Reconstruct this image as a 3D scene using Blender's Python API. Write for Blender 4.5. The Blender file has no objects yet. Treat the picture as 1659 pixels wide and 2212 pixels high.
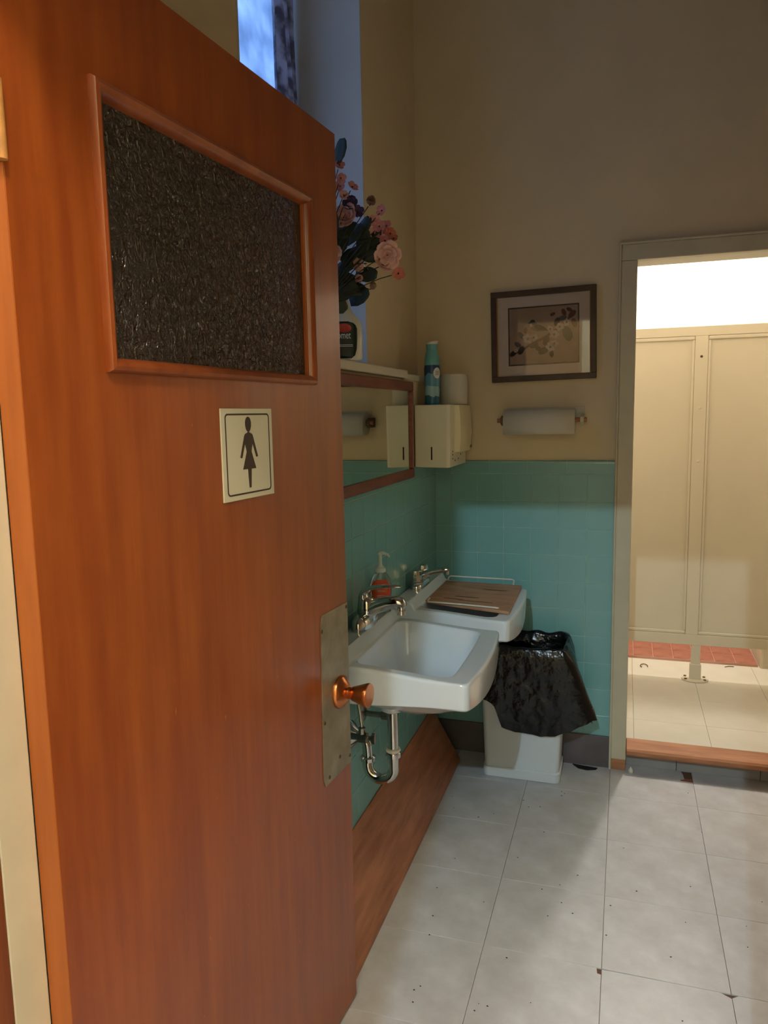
import bpy, math, random
from mathutils import Vector, Matrix, noise
random.seed(7)
S = bpy.context.scene
COL = S.collection

# ------------------------------------------------------------------ camera
F_PX, YAW, PITCH, ROLL = 1612.5, -0.313, -0.1294, -0.0187
CAM = Vector((0.7518, -3.0148, 1.4365))
fw = Vector((math.sin(YAW)*math.cos(PITCH), math.cos(YAW)*math.cos(PITCH), math.sin(PITCH)))
rt = fw.cross(Vector((0, 0, 1))).normalized()
up = rt.cross(fw)
r2 = rt*math.cos(ROLL) + up*math.sin(ROLL)
u2 = -rt*math.sin(ROLL) + up*math.cos(ROLL)
cd = bpy.data.cameras.new('camera')
cd.sensor_fit = 'VERTICAL'; cd.sensor_height = 24.0
cd.lens = F_PX/2212*24.0
cd.clip_start = 0.02; cd.clip_end = 60
cam = bpy.data.objects.new('camera', cd); COL.objects.link(cam)
cam.matrix_world = Matrix(((r2.x, u2.x, -fw.x, CAM.x), (r2.y, u2.y, -fw.y, CAM.y),
                           (r2.z, u2.z, -fw.z, CAM.z), (0, 0, 0, 1)))
S.camera = cam

# ------------------------------------------------------------------ sky, exposure, lamps
w = bpy.data.worlds.new('dusk_sky'); S.world = w; w.use_nodes = True
bg = w.node_tree.nodes['Background']
bg.inputs[0].default_value = (0.20, 0.37, 0.86, 1); bg.inputs[1].default_value = 2.4
vs = S.view_settings
vs.view_transform = 'Standard'; vs.look = 'None'; vs.exposure = 0.08; vs.gamma = 1.0
vs.use_curve_mapping = False

HALL_BULB = (0.545, -5.45, 3.30)      # cool bulb far back in the hall
WARM_LAMP = (0.92, -3.28, 3.12)      # warm ceiling lamp just outside the door
INNER_LAMP = (0.985, 0.99, 2.52)     # lamp of the inner room

def point_light(name, loc, power, color, radius):
    d = bpy.data.lights.new(name, 'POINT'); d.energy = power; d.color = color
    d.shadow_soft_size = radius
    o = bpy.data.objects.new(name, d); COL.objects.link(o); o.location = loc
    return o
point_light('hall_bulb_light', HALL_BULB, 265, (0.58, 0.82, 1.0), 0.024)
point_light('warm_lamp_light', WARM_LAMP, 92, (1.0, 0.89, 0.74), 0.16)
point_light('inner_lamp_light', INNER_LAMP, 74, (1.0, 0.96, 0.92), 0.04)

# ------------------------------------------------------------------ helpers
def srgb(r, g, b):
    f = lambda c: (c/255/12.92) if c/255 <= .04045 else ((c/255+.055)/1.055)**2.4
    return (f(r), f(g), f(b), 1.0)

def tag(o, label=None, cat=None, group=None, kind=None):
    if label: o['label'] = label
    if cat: o['category'] = cat
    if group: o['group'] = group
    if kind: o['kind'] = kind
    return o

class MB:
    """collects geometry in world coordinates"""
    def __init__(s): s.v = []; s.f = []
    def add(s, vs, fs):
        n = len(s.v); s.v += [tuple(a) for a in vs]; s.f += [tuple(i+n for i in f) for f in fs]; return s
    def box(s, x0, x1, y0, y1, z0, z1):
        V = [(x, y, z) for z in (z0, z1) for y in (y0, y1) for x in (x0, x1)]
        return s.add(V, [(0, 2, 3, 1), (4, 5, 7, 6), (0, 1, 5, 4), (2, 6, 7, 3), (0, 4, 6, 2), (1, 3, 7, 5)])
    def hexa(s, P):     # 8 points: bottom 4 ccw, top 4 ccw
        return s.add(P, [(3, 2, 1, 0), (4, 5, 6, 7), (0, 1, 5, 4), (1, 2, 6, 5), (2, 3, 7, 6), (3, 0, 4, 7)])
    def loft(s, rings, cap0=True, cap1=True, closed=True):
        n = len(rings[0]); V = [p for r in rings for p in r]; Fc = []
        for i in range(len(rings)-1):
            for j in range(n if closed else n-1):
                k = (j+1) % n
                Fc.append((i*n+j, i*n+k, (i+1)*n+k, (i+1)*n+j))
        if cap0: Fc.append(tuple(reversed(range(n))))
        if cap1: Fc.append(tuple((len(rings)-1)*n+j for j in range(n)))
        return s.add(V, Fc)
    def lathe(s, prof, c, axis=(0, 0, 1), seg=24, sx=1.0, sy=1.0, rot=0.0):
        a = Vector(axis).normalized()
        h = Vector((1, 0, 0)) if abs(a.x) < .9 else Vector((0, 1, 0))
        e1 = (h - a*h.dot(a)).normalized(); e2 = a.cross(e1); c = Vector(c); R = []
        e1, e2 = e1*math.cos(rot)+e2*math.sin(rot), -e1*math.sin(rot)+e2*math.cos(rot)
        for r, t in prof:
            r = max(r, 1e-4)
            R.append([c + a*t + e1*(r*sx*math.cos(2*math.pi*j/seg)) + e2*(r*sy*math.sin(2*math.pi*j/seg)) for j in range(seg)])
        return s.loft(R)
    def tube(s, pts, r, seg=12):
        P = [Vector(p) for p in pts]; n = len(P)
        rs = r if isinstance(r, (list, tuple)) else [r]*n
        T = [(P[min(i+1, n-1)]-P[max(i-1, 0)]).normalized() for i in range(n)]
        h = Vector((0, 0, 1)) if abs(T[0].z) < .9 else Vector((1, 0, 0))
        e = (h - T[0]*h.dot(T[0])).normalized(); R = []
        for i in range(n):
            e = (e - T[i]*e.dot(T[i])).normalized(); b = T[i].cross(e)
            R.append([P[i] + (e*math.cos(2*math.pi*j/seg) + b*math.sin(2*math.pi*j/seg))*rs[i] for j in range(seg)])
        return s.loft(R)
    def prism(s, poly, d):
        n = len(poly); d = Vector(d); A = [Vector(p) for p in poly]; B = [p+d for p in A]
        return s.add(A+B, [tuple(reversed(range(n))), tuple(range(n, 2*n))] + [(i, (i+1) % n, n+(i+1) % n, n+i) for i in range(n)])
    def build(s, name, mat, parent=None, bevel=0, smooth=None, origin=None, seg=2):
        o0 = Vector(origin) if origin is not None else (world_loc(parent) if parent else Vector((0, 0, 0)))
        me = bpy.data.meshes.new(name)
        me.from_pydata([tuple(Vector(v)-o0) for v in s.v], [], s.f); me.update()
        import bmesh
        bm = bmesh.new(); bm.from_mesh(me); bmesh.ops.recalc_face_normals(bm, faces=bm.faces); bm.to_mesh(me); bm.free()
        if smooth:
            me.polygons.foreach_set('use_smooth', [True]*len(me.polygons))
            me.set_sharp_from_angle(angle=math.radians(smooth))
        me.materials.append(mat)
        o = bpy.data.objects.new(name, me); COL.objects.link(o)
        if parent:
            o.parent = parent
            o.location = o0 - world_loc(parent)
        else: o.location = o0
        if bevel:
            m = o.modifiers.new('edge', 'BEVEL'); m.width = bevel; m.segments = seg; m.limit_method = 'ANGLE'; m.angle_limit = math.radians(40)
        return o
def world_loc(o):
    l = Vector((0, 0, 0))
    while o is not None: l += o.location; o = o.parent
    return l
def empty(name, loc, label, cat, group=None):
    o = bpy.data.objects.new(name, None); COL.objects.link(o); o.location = loc
    o.empty_display_size = .05
    return tag(o, label, cat, group)
def structure(o, label, cat):
    return tag(o, label, cat, kind='structure')
def inst(name, me, parent, loc, rot=None):
    o = bpy.data.objects.new(name, me); COL.objects.link(o); o.parent = parent; o.location = loc
    if rot: o.rotation_euler = rot
    return o
def arc(c, r, a0, a1, e1, e2, n=8):
    c, e1, e2 = Vector(c), Vector(e1), Vector(e2)
    return [c + e1*(r*math.cos(math.radians(a0+(a1-a0)*i/n))) + e2*(r*math.sin(math.radians(a0+(a1-a0)*i/n))) for i in range(n+1)]
def smoothstep(a, b, x):
    t = min(1, max(0, (x-a)/(b-a))); return t*t*(3-2*t)

# ------------------------------------------------------------------ materials
def mat(name, c, rough=.5, metal=0, spec=.5, var=0.0, vscale=6, vc=None, bump=0.0, bscale=60, stretch=(1, 1, 1), coat=0, detail=4, bdist=.002, trans=0, ior=1.45, rvar=0, lo=.35, hi=.7):
    m = bpy.data.materials.new(name); m.use_nodes = True
    nt = m.node_tree; N = nt.nodes; L = nt.links; b = N['Principled BSDF']
    b.inputs['Base Color'].default_value = c; b.inputs['Roughness'].default_value = rough
    b.inputs['Metallic'].default_value = metal; b.inputs['Specular IOR Level'].default_value = spec
    b.inputs['Coat Weight'].default_value = coat; b.inputs['Coat Roughness'].default_value = .12
    b.inputs['Transmission Weight'].default_value = trans; b.inputs['IOR'].default_value = ior
    tc = N.new('ShaderNodeTexCoord'); mp = N.new('ShaderNodeMapping'); mp.inputs['Scale'].default_value = stretch
    L.new(tc.outputs['Object'], mp.inputs[0])
    if var or vc:
        n = N.new('ShaderNodeTexNoise'); n.inputs['Scale'].default_value = vscale; n.inputs['Detail'].default_value = detail
        n.inputs['Roughness'].default_value = .6
        L.new(mp.outputs[0], n.inputs['Vector'])
        rp = N.new('ShaderNodeValToRGB'); e = rp.color_ramp.elements
        e[0].position = lo; e[1].position = hi
        c2 = vc if vc else tuple(max(0, x*(1-var)) for x in c[:3])+(1,)
        e[0].color = c2; e[1].color = c if vc else tuple(min(1, x*(1+var)) for x in c[:3])+(1,)
        L.new(n.outputs[0], rp.inputs[0]); L.new(rp.outputs[0], b.inputs['Base Color'])
        if rvar:
            mr = N.new('ShaderNodeMapRange'); mr.inputs['To Min'].default_value = rough-rvar; mr.inputs['To Max'].default_value = rough+rvar
            L.new(n.outputs[0], mr.inputs['Value']); L.new(mr.outputs[0], b.inputs['Roughness'])
    if bump:
        n = N.new('ShaderNodeTexNoise'); n.inputs['Scale'].default_value = bscale; n.inputs['Detail'].default_value = 3
        L.new(mp.outputs[0], n.inputs['Vector'])
        bp = N.new('ShaderNodeBump'); bp.inputs['Strength'].default_value = bump; bp.inputs['Distance'].default_value = bdist
        L.new(n.outputs[0], bp.inputs['Height']); L.new(bp.outputs[0], b.inputs['Normal'])
    return m

PAINT = mat('wall_paint', srgb(222, 201, 162), .75, var=.04, vscale=3, bump=.25, bscale=90, bdist=.001)
REVEAL = mat('reveal_paint', srgb(205, 200, 185), .6, var=.03, vscale=4)
CEIL = mat('ceiling_paint', srgb(232, 222, 200), .8, var=.03)
TRIMW = mat('cream_gloss_paint', srgb(196, 186, 158), .42, var=.05, vscale=9, bump=.15, bscale=40, bdist=.001)
LEDGE = mat('ledge_paint', srgb(214, 206, 182), .45, var=.04, vscale=8)
GROUT = mat('pale_grout', srgb(150, 186, 170), .8, var=.15, vscale=20)
TILE = mat('teal_glaze', srgb(122, 172, 168), .2, var=.05, vscale=3, bump=.06, bscale=14, bdist=.002)
BASE = mat('dark_vinyl_base', srgb(92, 84, 84), .5, var=.12, vscale=14)
PLANK = mat('reddish_plank', srgb(182, 124, 92), .45, vc=srgb(142, 90, 64), vscale=4, stretch=(8, .9, 8), bump=.1, bscale=12)
VINYL = mat('white_vinyl_tile', srgb(203, 202, 202), .38, vc=srgb(182, 179, 177), vscale=9, rvar=.1, bump=.22, bscale=34, bdist=.0015, detail=6)
SLAB = mat('old_underfloor', srgb(92, 66, 50), .8, vc=srgb(116, 80, 60), vscale=5)
OLDTILE = mat('old_terracotta', srgb(150, 96, 74), .7, var=.1)
VINYL2 = mat('cream_floor_tile', srgb(212, 206, 192), .4, vc=srgb(200, 192, 174), vscale=3)
SEAM2 = mat('floor_seam', srgb(96, 84, 64), .8, var=.2)
WHITE2 = mat('inner_white_paint', srgb(218, 210, 194), .6, var=.02)
CREAM = mat('cream_partition_paint', srgb(212, 200, 174), .38, var=.03, vscale=2)
QUARRY = mat('quarry_tile', srgb(168, 106, 86), .5, vc=srgb(146, 86, 68), vscale=16)
QGROUT = mat('pink_grout', srgb(196, 148, 124), .8, var=.1)
SILLWOOD = mat('worn_sill_wood', srgb(188, 132, 94), .45, vc=srgb(158, 102, 66), vscale=5, stretch=(1, 9, 9))
RISER = mat('grey_riser', srgb(150, 148, 144), .5, var=.06)
DOORW = mat('orange_varnished_door', srgb(158, 80, 28), .34, vc=srgb(136, 62, 20), vscale=3.2, stretch=(9, 9, .8), coat=.25, bump=.04, bscale=8, rvar=.06)
DOORE = mat('door_edge_wood', srgb(186, 108, 52), .4, vc=srgb(168, 92, 40), vscale=4, stretch=(9, 9, .7))  # hinge edge coloured lighter to stand for hall light; pale scuffs share it
MOULD = mat('door_moulding', srgb(150, 78, 36), .28, vc=srgb(126, 58, 24), vscale=5, stretch=(5, 5, 1), coat=.4)
CASEW = mat('brown_casing', srgb(140, 74, 28), .4, vc=srgb(116, 56, 20), vscale=4, stretch=(9, 9, .8))
JAMBW = mat('jamb_white_paint', srgb(214, 204, 184), .5, var=.06, vscale=7)
PLATE = mat('worn_aluminium', srgb(168, 160, 140), .42, metal=.55, vc=srgb(136, 126, 104), vscale=14, rvar=.08)
COPPER = mat('polished_copper', srgb(205, 128, 78), .24, metal=1, var=.12, vscale=30)
CHROME = mat('chrome', srgb(205, 205, 200), .09, metal=1, var=.05, vscale=20)
OLDCHROME = mat('dull_chrome', srgb(140, 138, 132), .28, metal=1, var=.2, vscale=30)
BRASS = mat('painted_hinge', srgb(186, 132, 72), .5, var=.2, vscale=40)
SCREW = mat('dark_screw', srgb(92, 74, 54), .5, metal=.6, var=.1)
PORC = mat('white_porcelain', srgb(221, 228, 233), .09, var=.015, vscale=4, coat=.3)
SIGNW = mat('sign_cream', srgb(214, 208, 182), .4, var=.02)
SIGNB = mat('sign_ink', srgb(60, 46, 38), .5, var=.03)
BINW = mat('bin_plastic', srgb(208, 214, 217), .42, var=.03, vscale=5)
BAG = mat('black_bag', srgb(9, 9, 10), .22, spec=.45, var=.2, bump=.9, bscale=17, bdist=.012)
FRAMEW = mat('mirror_frame_wood', srgb(134, 72, 46), .42, vc=srgb(104, 52, 34), vscale=6, stretch=(6, 1.2, 6))
MIRROR = mat('mirror_silver', srgb(222, 226, 216), .015, metal=1, var=.01)
DISP = mat('dispenser_enamel', srgb(228, 220, 192), .36, var=.04, vscale=5)
DISPC = mat('dispenser_cover', srgb(232, 220, 180), .36, var=.04, vscale=5)
DARK = mat('dark_slot', srgb(26, 22, 20), .7, var=.1)
LOGO = mat('worn_stamp', srgb(120, 112, 88), .6, var=.3, vscale=200)
PAPER = mat('white_paper', srgb(208, 200, 180), .85, var=.02, bump=.2, bscale=300, bdist=.0005)
CARD = mat('roll_core', srgb(120, 92, 62), .8, var=.05)
PICF = mat('dark_picture_frame', srgb(74, 50, 26), .4, vc=srgb(54, 34, 16), vscale=20)
PICGOLD = mat('gilt_fillet', srgb(150, 100, 48), .4, metal=.4, var=.1)
MAT_ = mat('picture_mat', srgb(218, 198, 180), .8, var=.015)
PRINT = mat('print_ground', srgb(176, 148, 122), .8, vc=srgb(158, 130, 106), vscale=10)
SPRAYW = mat('white_bottle_plastic', srgb(222, 216, 198), .35, var=.02)
LABELG = mat('dark_green_label', srgb(16, 38, 26), .4, vc=srgb(12, 28, 20), vscale=8)
RED = mat('red_label', srgb(190, 44, 36), .4, var=.05)
INKW = mat('white_ink', srgb(226, 224, 216), .5, var=.02)
BLACKP = mat('black_plastic', srgb(24, 24, 26), .4, var=.1)
AQUA = mat('aqua_cap', srgb(110, 176, 172), .4, var=.04)
NAVY = mat('navy_print', srgb(30, 52, 96), .4, var=.05)
ORANGE = mat('orange_label', srgb(236, 130, 60), .4, vc=srgb(230, 92, 44), vscale=14)
LABELR = mat('red_orange_label', srgb(222, 62, 46), .4, vc=srgb(228, 96, 56), vscale=25)
LEAFG = mat('label_green', srgb(28, 108, 62), .4, var=.1)
CLEARP = mat('clear_bottle', srgb(214, 226, 214), .06, trans=.92, ior=1.42, var=.01)
PUMP = mat('pump_plastic', srgb(206, 214, 204), .35, var=.02)
BOARDW = mat('stained_board', srgb(186, 140, 106), .5, vc=srgb(160, 114, 82), vscale=5, stretch=(1.5, 7, 7), hi=.6)
WIRE = mat('white_wire', srgb(226, 218, 200), .4, var=.03)
STAIN = mat('water_stain', srgb(84, 54, 32), .6, var=.2)

# can body print: bands of flat colour along its height
def band_mat(name, stops, rough=.3):
    m = mat(name, (1, 1, 1, 1), rough); nt = m.node_tree; N = nt.nodes; L = nt.links
    tc = [n for n in N if n.type == 'TEX_COORD'][0]
    sp = N.new('ShaderNodeSeparateXYZ'); L.new(tc.outputs['Object'], sp.inputs[0])
    ns = N.new('ShaderNodeTexNoise'); ns.inputs['Scale'].default_value = 22; L.new(tc.outputs['Object'], ns.inputs['Vector'])
    ma = N.new('ShaderNodeMath'); ma.operation = 'MULTIPLY_ADD'; ma.inputs[1].default_value = .05
    L.new(ns.outputs[0], ma.inputs[0]); L.new(sp.outputs['Z'], ma.inputs[2])
    mr = N.new('ShaderNodeMapRange'); mr.inputs['From Max'].default_value = .25; L.new(ma.outputs[0], mr.inputs['Value'])
    rp = N.new('ShaderNodeValToRGB'); rp.color_ramp.interpolation = 'CONSTANT'; e = rp.color_ramp.elements
    e[0].position = 0; e[0].color = stops[0][1]; e[1].position = stops[1][0]; e[1].color = stops[1][1]
    for p, c in stops[2:]:
        q = e.new(p); q.color = c
    L.new(mr.outputs[0], rp.inputs[0]); L.new(rp.outputs[0], N['Principled BSDF'].inputs['Base Color'])
    return m
CANP = band_mat('can_print', [(0, srgb(40, 110, 140)), (.22, srgb(150, 190, 196)), (.36, srgb(92, 148, 172)), (.54, srgb(34, 66, 104)), (.72, srgb(170, 196, 196)), (.86, srgb(108, 172, 170))])

def pebble_glass():
    m = mat('pebbled_door_glass', srgb(96, 84, 74), .12, trans=.75, ior=1.5)
    nt = m.node_tree; N = nt.nodes; L = nt.links; b = N['Principled BSDF']
    tc = [n for n in N if n.type == 'TEX_COORD'][0]
    vo = N.new('ShaderNodeTexNoise'); vo.inputs['Scale'].default_value = 75; vo.inputs['Detail'].default_value = 1.5
    vo.inputs['Distortion'].default_value = 1.2
    L.new(tc.outputs['Object'], vo.inputs['Vector'])
    bp = N.new('ShaderNodeBump'); bp.inputs['Strength'].default_value = 1; bp.inputs['Distance'].default_value = .012
    L.new(vo.outputs[0], bp.inputs['Height']); L.new(bp.outputs[0], b.inputs['Normal'])
    return m
PEBBLE = pebble_glass()
def frosted():
    m = bpy.data.materials.new('frosted_window_glass'); m.use_nodes = True; nt = m.node_tree; N = nt.nodes; L = nt.links
    N.remove(N['Principled BSDF']); out = N['Material Output']
    tr = N.new('ShaderNodeBsdfTranslucent'); gl = N.new('ShaderNodeBsdfGlossy'); gl.inputs['Roughness'].default_value = .2
    tc = N.new('ShaderNodeTexCoord'); n = N.new('ShaderNodeTexNoise'); n.inputs['Scale'].default_value = 9; n.inputs['Detail'].default_value = 3
    L.new(tc.outputs['Object'], n.inputs['Vector'])
    rp = N.new('ShaderNodeValToRGB'); rp.color_ramp.elements[0].position = .35; rp.color_ramp.elements[1].position = .7
    rp.color_ramp.elements[0].color = (.55, .6, .62, 1); rp.color_ramp.elements[1].color = (.95, .95, .95, 1)
    L.new(n.outputs[0], rp.inputs[0]); L.new(rp.outputs[0], tr.inputs[0])
    bp = N.new('ShaderNodeBump'); bp.inputs['Strength'].default_value = .5; bp.inputs['Distance'].default_value = .01
    L.new(n.outputs[0], bp.inputs['Height']); L.new(bp.outputs[0], gl.inputs['Normal'])
    mx = N.new('ShaderNodeMixShader'); mx.inputs[0].default_value = .05
    L.new(tr.outputs[0], mx.inputs[1]); L.new(gl.outputs[0], mx.inputs[2]); L.new(mx.outputs[0], out.inputs[0])
    return m
FROST = frosted()
def lace():
    m = bpy.data.materials.new('lace_cloth'); m.use_nodes = True; nt = m.node_tree; N = nt.nodes; L = nt.links
    N.remove(N['Principled BSDF']); out = N['Material Output']
    tr = N.new('ShaderNodeBsdfTranslucent'); df = N.new('ShaderNodeBsdfDiffuse')
    tc = N.new('ShaderNodeTexCoord'); n = N.new('ShaderNodeTexNoise'); n.inputs['Scale'].default_value = 26
    L.new(tc.outputs['Object'], n.inputs['Vector'])
    rp = N.new('ShaderNodeValToRGB'); rp.color_ramp.elements[0].position = .4; rp.color_ramp.elements[1].position = .62
    rp.color_ramp.elements[0].color = (.25, .25, .3, 1); rp.color_ramp.elements[1].color = (.7, .68, .72, 1)
    L.new(n.outputs[0], rp.inputs[0]); L.new(rp.outputs[0], tr.inputs[0]); L.new(rp.outputs[0], df.inputs[0])
    mx = N.new('ShaderNodeMixShader'); mx.inputs[0].default_value = .5
    L.new(tr.outputs[0], mx.inputs[1]); L.new(df.outputs[0], mx.inputs[2]); L.new(mx.outputs[0], out.inputs[0])
    return m
LACE = lace()
def lamp_mat(name, c, s):
    m = bpy.data.materials.new(name); m.use_nodes = True; nt = m.node_tree; N = nt.nodes; L = nt.links
    N.remove(N['Principled BSDF']); e = N.new('ShaderNodeEmission')
    e.inputs[0].default_value = c; e.inputs[1].default_value = s; L.new(e.outputs[0], N['Material Output'].inputs[0])
    return m
def clear_glass():
    m = mat('picture_glass', srgb(250, 250, 250), .02, trans=1, ior=1.45)
    nt = m.node_tree; N = nt.nodes; L = nt.links
    N.remove(N['Principled BSDF'])
    t = N.new('ShaderNodeBsdfTransparent'); g = N.new('ShaderNodeBsdfGlossy'); g.inputs['Roughness'].default_value = .03
    fr = N.new('ShaderNodeFresnel'); fr.inputs[0].default_value = 1.5; mx = N.new('ShaderNodeMixShader')
    L.new(fr.outputs[0], mx.inputs[0]); L.new(t.outputs[0], mx.inputs[1]); L.new(g.outputs[0], mx.inputs[2]); L.new(mx.outputs[0], N['Material Output'].inputs[0])
    return m
PGLASS = clear_glass()

def text_part(name, body, size, origin, ex, ez, mat_, parent, squeeze=1.0):
    """flat lettering centred at origin; ex = reading direction, ez = up"""
    c = bpy.data.curves.new(name, 'FONT'); c.body = body; c.size = size; c.align_x = 'CENTER'; c.align_y = 'CENTER'; c.extrude = .0003
    t = bpy.data.objects.new(name+'_tmp', c); COL.objects.link(t)
    bpy.context.view_layer.update()
    me = bpy.data.meshes.new_from_object(t.evaluated_get(bpy.context.evaluated_depsgraph_get()))
    bpy.data.objects.remove(t); bpy.data.curves.remove(c)
    ex, ez = Vector(ex).normalized(), Vector(ez).normalized(); n = ex.cross(ez)
    o0 = world_loc(parent); O = Vector(origin)
    for v in me.vertices:
        v.co = O + ex*(v.co.x*squeeze) + ez*v.co.y + n*v.co.z - o0
    me.materials.clear(); me.materials.append(mat_); me.name = name
    o = bpy.data.objects.new(name, me); COL.objects.link(o); o.parent = parent
    return o

# ================================================================== STRUCTURE
P = .1085                       # wall tile pitch
XU = -.07                       # upper left wall face
ZC = 3.3                        # ceiling
LEDGE_Z = 1.59
WIN_Y0, WIN_Y1, WIN_TOP = -1.447, -.625, 2.98

# --- floor of the washroom: vinyl tiles over an old underfloor
fl = MB().box(-.4, 2.2, -2.46, .05, -.05, -.0035).build('floor', SLAB)
structure(fl, 'worn white vinyl tile floor of the washroom with lifted corners', 'floor')
FX0, FY0, FP = .1065, -1.165, .3085
def tile_mesh(poly, h=.0035, ch=.0007, lift=None):
    n = len(poly); cx = sum(p[0] for p in poly)/n; cy = sum(p[1] for p in poly)/n
    A = [(x, y, -.0035) for x, y in poly]; B = [(x, y, -.001) for x, y in poly]; Cc = []
    for x, y in poly:
        dx, dy = cx-x, cy-y; l = math.hypot(dx, dy)
        Cc.append((x+dx/l*ch, y+dy/l*ch, 0))
    if lift:
        for i, dz in lift.items():
            A[i] = (A[i][0], A[i][1], A[i][2]+dz*.0); B[i] = (B[i][0], B[i][1], B[i][2]+dz); Cc[i] = (Cc[i][0], Cc[i][1], Cc[i][2]+dz)
    m = MB(); m.loft([A, B, Cc])
    return m
g = .0004
sq = [(g, g), (FP-g, g), (FP-g, FP-g), (g, FP-g)]
def mesh_only(mb, name, mt, smooth=None):
    me = bpy.data.meshes.new(name); me.from_pydata(mb.v, [], mb.f); me.update(); me.materials.append(mt)
    if smooth:
        me.polygons.foreach_set('use_smooth', [True]*len(me.polygons)); me.set_sharp_from_angle(angle=math.radians(smooth))
    return me
FT = mesh_only(tile_mesh(sq), 'floor_tile', VINYL)
special = {
    # column, row counted from the seam crossing (x=.1065, y=-1.165)
    (1, -1): [(g, g), (FP-g, g), (FP-g, FP-.022), (FP-.010, FP-.020), (FP-.012, FP-g), (g, FP-g)],
    (2, -1): [(g, g), (FP-g, g), (FP-g, FP-.014), (FP-.026, FP-g), (.02, FP-.003), (g, FP-.004)],
    (3, -1): [(g, g), (FP-g, g), (FP-g, FP-g), (.016, FP-g), (g, FP-.012)],
    (2, 3): [(g, g), (FP-g, g), (FP-g, .186), (FP-.046, .190), (FP-.044, .202), (FP-.030, .210), (FP-.033, .250), (FP-.040, .2745), (g, .2745)],
}
EDGES = {}
for i in range(-2, 7):
    for j in range(-5, 5):
        x, y = FX0+i*FP, FY0+j*FP
        if x < -.35 or x > 1.75 or y < -2.75: continue
        if (i, j) in special:
            o = tile_mesh(special[(i, j)]).build('floor_tile', VINYL, fl, origin=(0, 0, 0)); o.location = (x, y, 0)
        elif j == 3:
            hh = (.035 if i >= 2 else .006)-y
            if hh not in EDGES:
                EDGES[hh] = mesh_only(tile_mesh([(g, g), (FP-g, g), (FP-g, hh), (g, hh)]), 'floor_tile', VINYL)
            inst('floor_tile', EDGES[hh], fl, (x, y, 0))
        elif j < 3:
            inst('floor_tile', FT, fl, (x, y, 0))
MB().box(.975, 1.034, -.060, -.022, -.0034, -.0016).build('old_tile', OLDTILE, fl)
# grit on the floor
gm = MB(); rg = random.Random(3)
for k in range(46):
    if k < 28: x, y = rg.uniform(.14, .62), rg.uniform(-1.45, -.25)
    else: x, y = rg.uniform(.5, 1.25), rg.uniform(-1.3, -.1)
    s_ = rg.uniform(.0012, .0032); a = rg.uniform(0, 3.14)
    gm.prism([(x+s_*math.cos(a+t), y+s_*.6*math.sin(a+t), .0002) for t in (0, 1.3, 2.6, 4.2)], (0, 0, .0012))
o = gm.build('floor_grit', DARK); tag(o, 'scattered dark specks of grit on the white vinyl floor', 'grit', kind='stuff')
# dark torn scrap by the baseboard
o = MB().prism([(.576, -.022, .0004), (.60, -.052, .0004), (.634, -.060, .0004), (.668, -.047, .0004), (.674, -.034, .0004), (.64, -.030, .0004)], (0, 0, .004)).build('torn_scrap', DARK, smooth=None)
tag(o, 'dark torn scrap lying on the floor before the grey baseboard', 'scrap')

# --- left wall: furred lower part and upper part with the window opening
wl = MB()
wl.box(-.07, -.006, -2.36, .12, -.05, 1.565)
wl.box(-.36, XU, -2.36, WIN_Y0, -.05, ZC)
wl.box(-.36, XU, WIN_Y1, .12, -.05, ZC)
wl.box(-.36, XU, WIN_Y0, WIN_Y1, -.05, 1.565)
wl.box(-.36, XU, WIN_Y0, WIN_Y1, WIN_TOP, ZC)
wleft = wl.build('wall_left', PAINT); structure(wleft, 'beige painted wall above teal tiles, behind the sinks, with a deep window recess', 'wall')
GL = MB().box(-.0065, .0047, -2.3, -.002, .02, 1.2415).build('grout_bed', GROUT, wleft)
# --- back wall with doorway
DX0, DX1, DTOP = .782, 1.56, 1.985
wb = MB()
wb.box(XU-.3, DX0-.02, .008, .12, -.05, ZC)
wb.box(DX1+.02, 2.3, .008, .12, -.05, ZC)
wb.box(DX0-.02, DX1+.02, .008, .12, DTOP+.02, ZC)
wback = wb.build('wall_back', PAINT); structure(wback, 'beige painted wall over teal tiles beside the inner doorway', 'wall')
GB = MB().box(-.004, .722, -.0047, .009, .02, 1.2415).build('grout_bed', GROUT, wback)
structure(MB().box(1.64, 1.87, -2.36, .12, -.05, ZC).build('wall_right', PAINT), 'beige painted wall on the right of the washroom, outside the view', 'wall')
structure(MB().box(-.4, 1.9, -2.46, .12, ZC, ZC+.08).build('ceiling', CEIL), 'pale ceiling of the washroom', 'ceiling')

# glazed wall tiles
def glaze(wx, hz, t=.006, b=.0013, g=.0009):
    # tile in local coords: x across (width), z up, front at y=-t
    m = MB()
    def ring(i, y): return [(g+i, y, g+i), (wx-g-i, y, g+i), (wx-g-i, y, hz-g-i), (g+i, y, hz-g-i)]
    m.loft([ring(0, 0), ring(0, -t+b), ring(b*.35, -t+b*.35), ring(b, -t)])
    return m
def glaze_cap(wx, hz):
    # bullnose cap: rounded top edge
    m = MB(); t = .006; g = .0011
    prof = [(0, g), (-t+.0015, g), (-t, g+.0018), (-t, hz-.012), (-t*.85, hz-.006), (-t*.5, hz-.0015), (0, hz)]
    A = [(g, y, z) for y, z in prof]; B = [(wx-g, y, z) for y, z in prof]
    m.loft([A, B]); return m
Z1 = 1.1914
meshes = {}
def tile_at(parent, plane, pos, wx, hz, z, kind='t'):
    key = (round(wx, 4), round(hz, 4), kind)
    if key not in meshes:
        meshes[key] = mesh_only(glaze(wx, hz) if kind == 't' else glaze_cap(wx, hz), 'wall_tile', TILE)
    jit = random.uniform(-.0002, .0002)
    if plane == 'b': inst('wall_tile', meshes[key], parent, (pos, .0005+jit, z))
    else: inst('wall_tile', meshes[key], parent, (jit, pos, z), (0, 0, math.pi/2))
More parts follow.
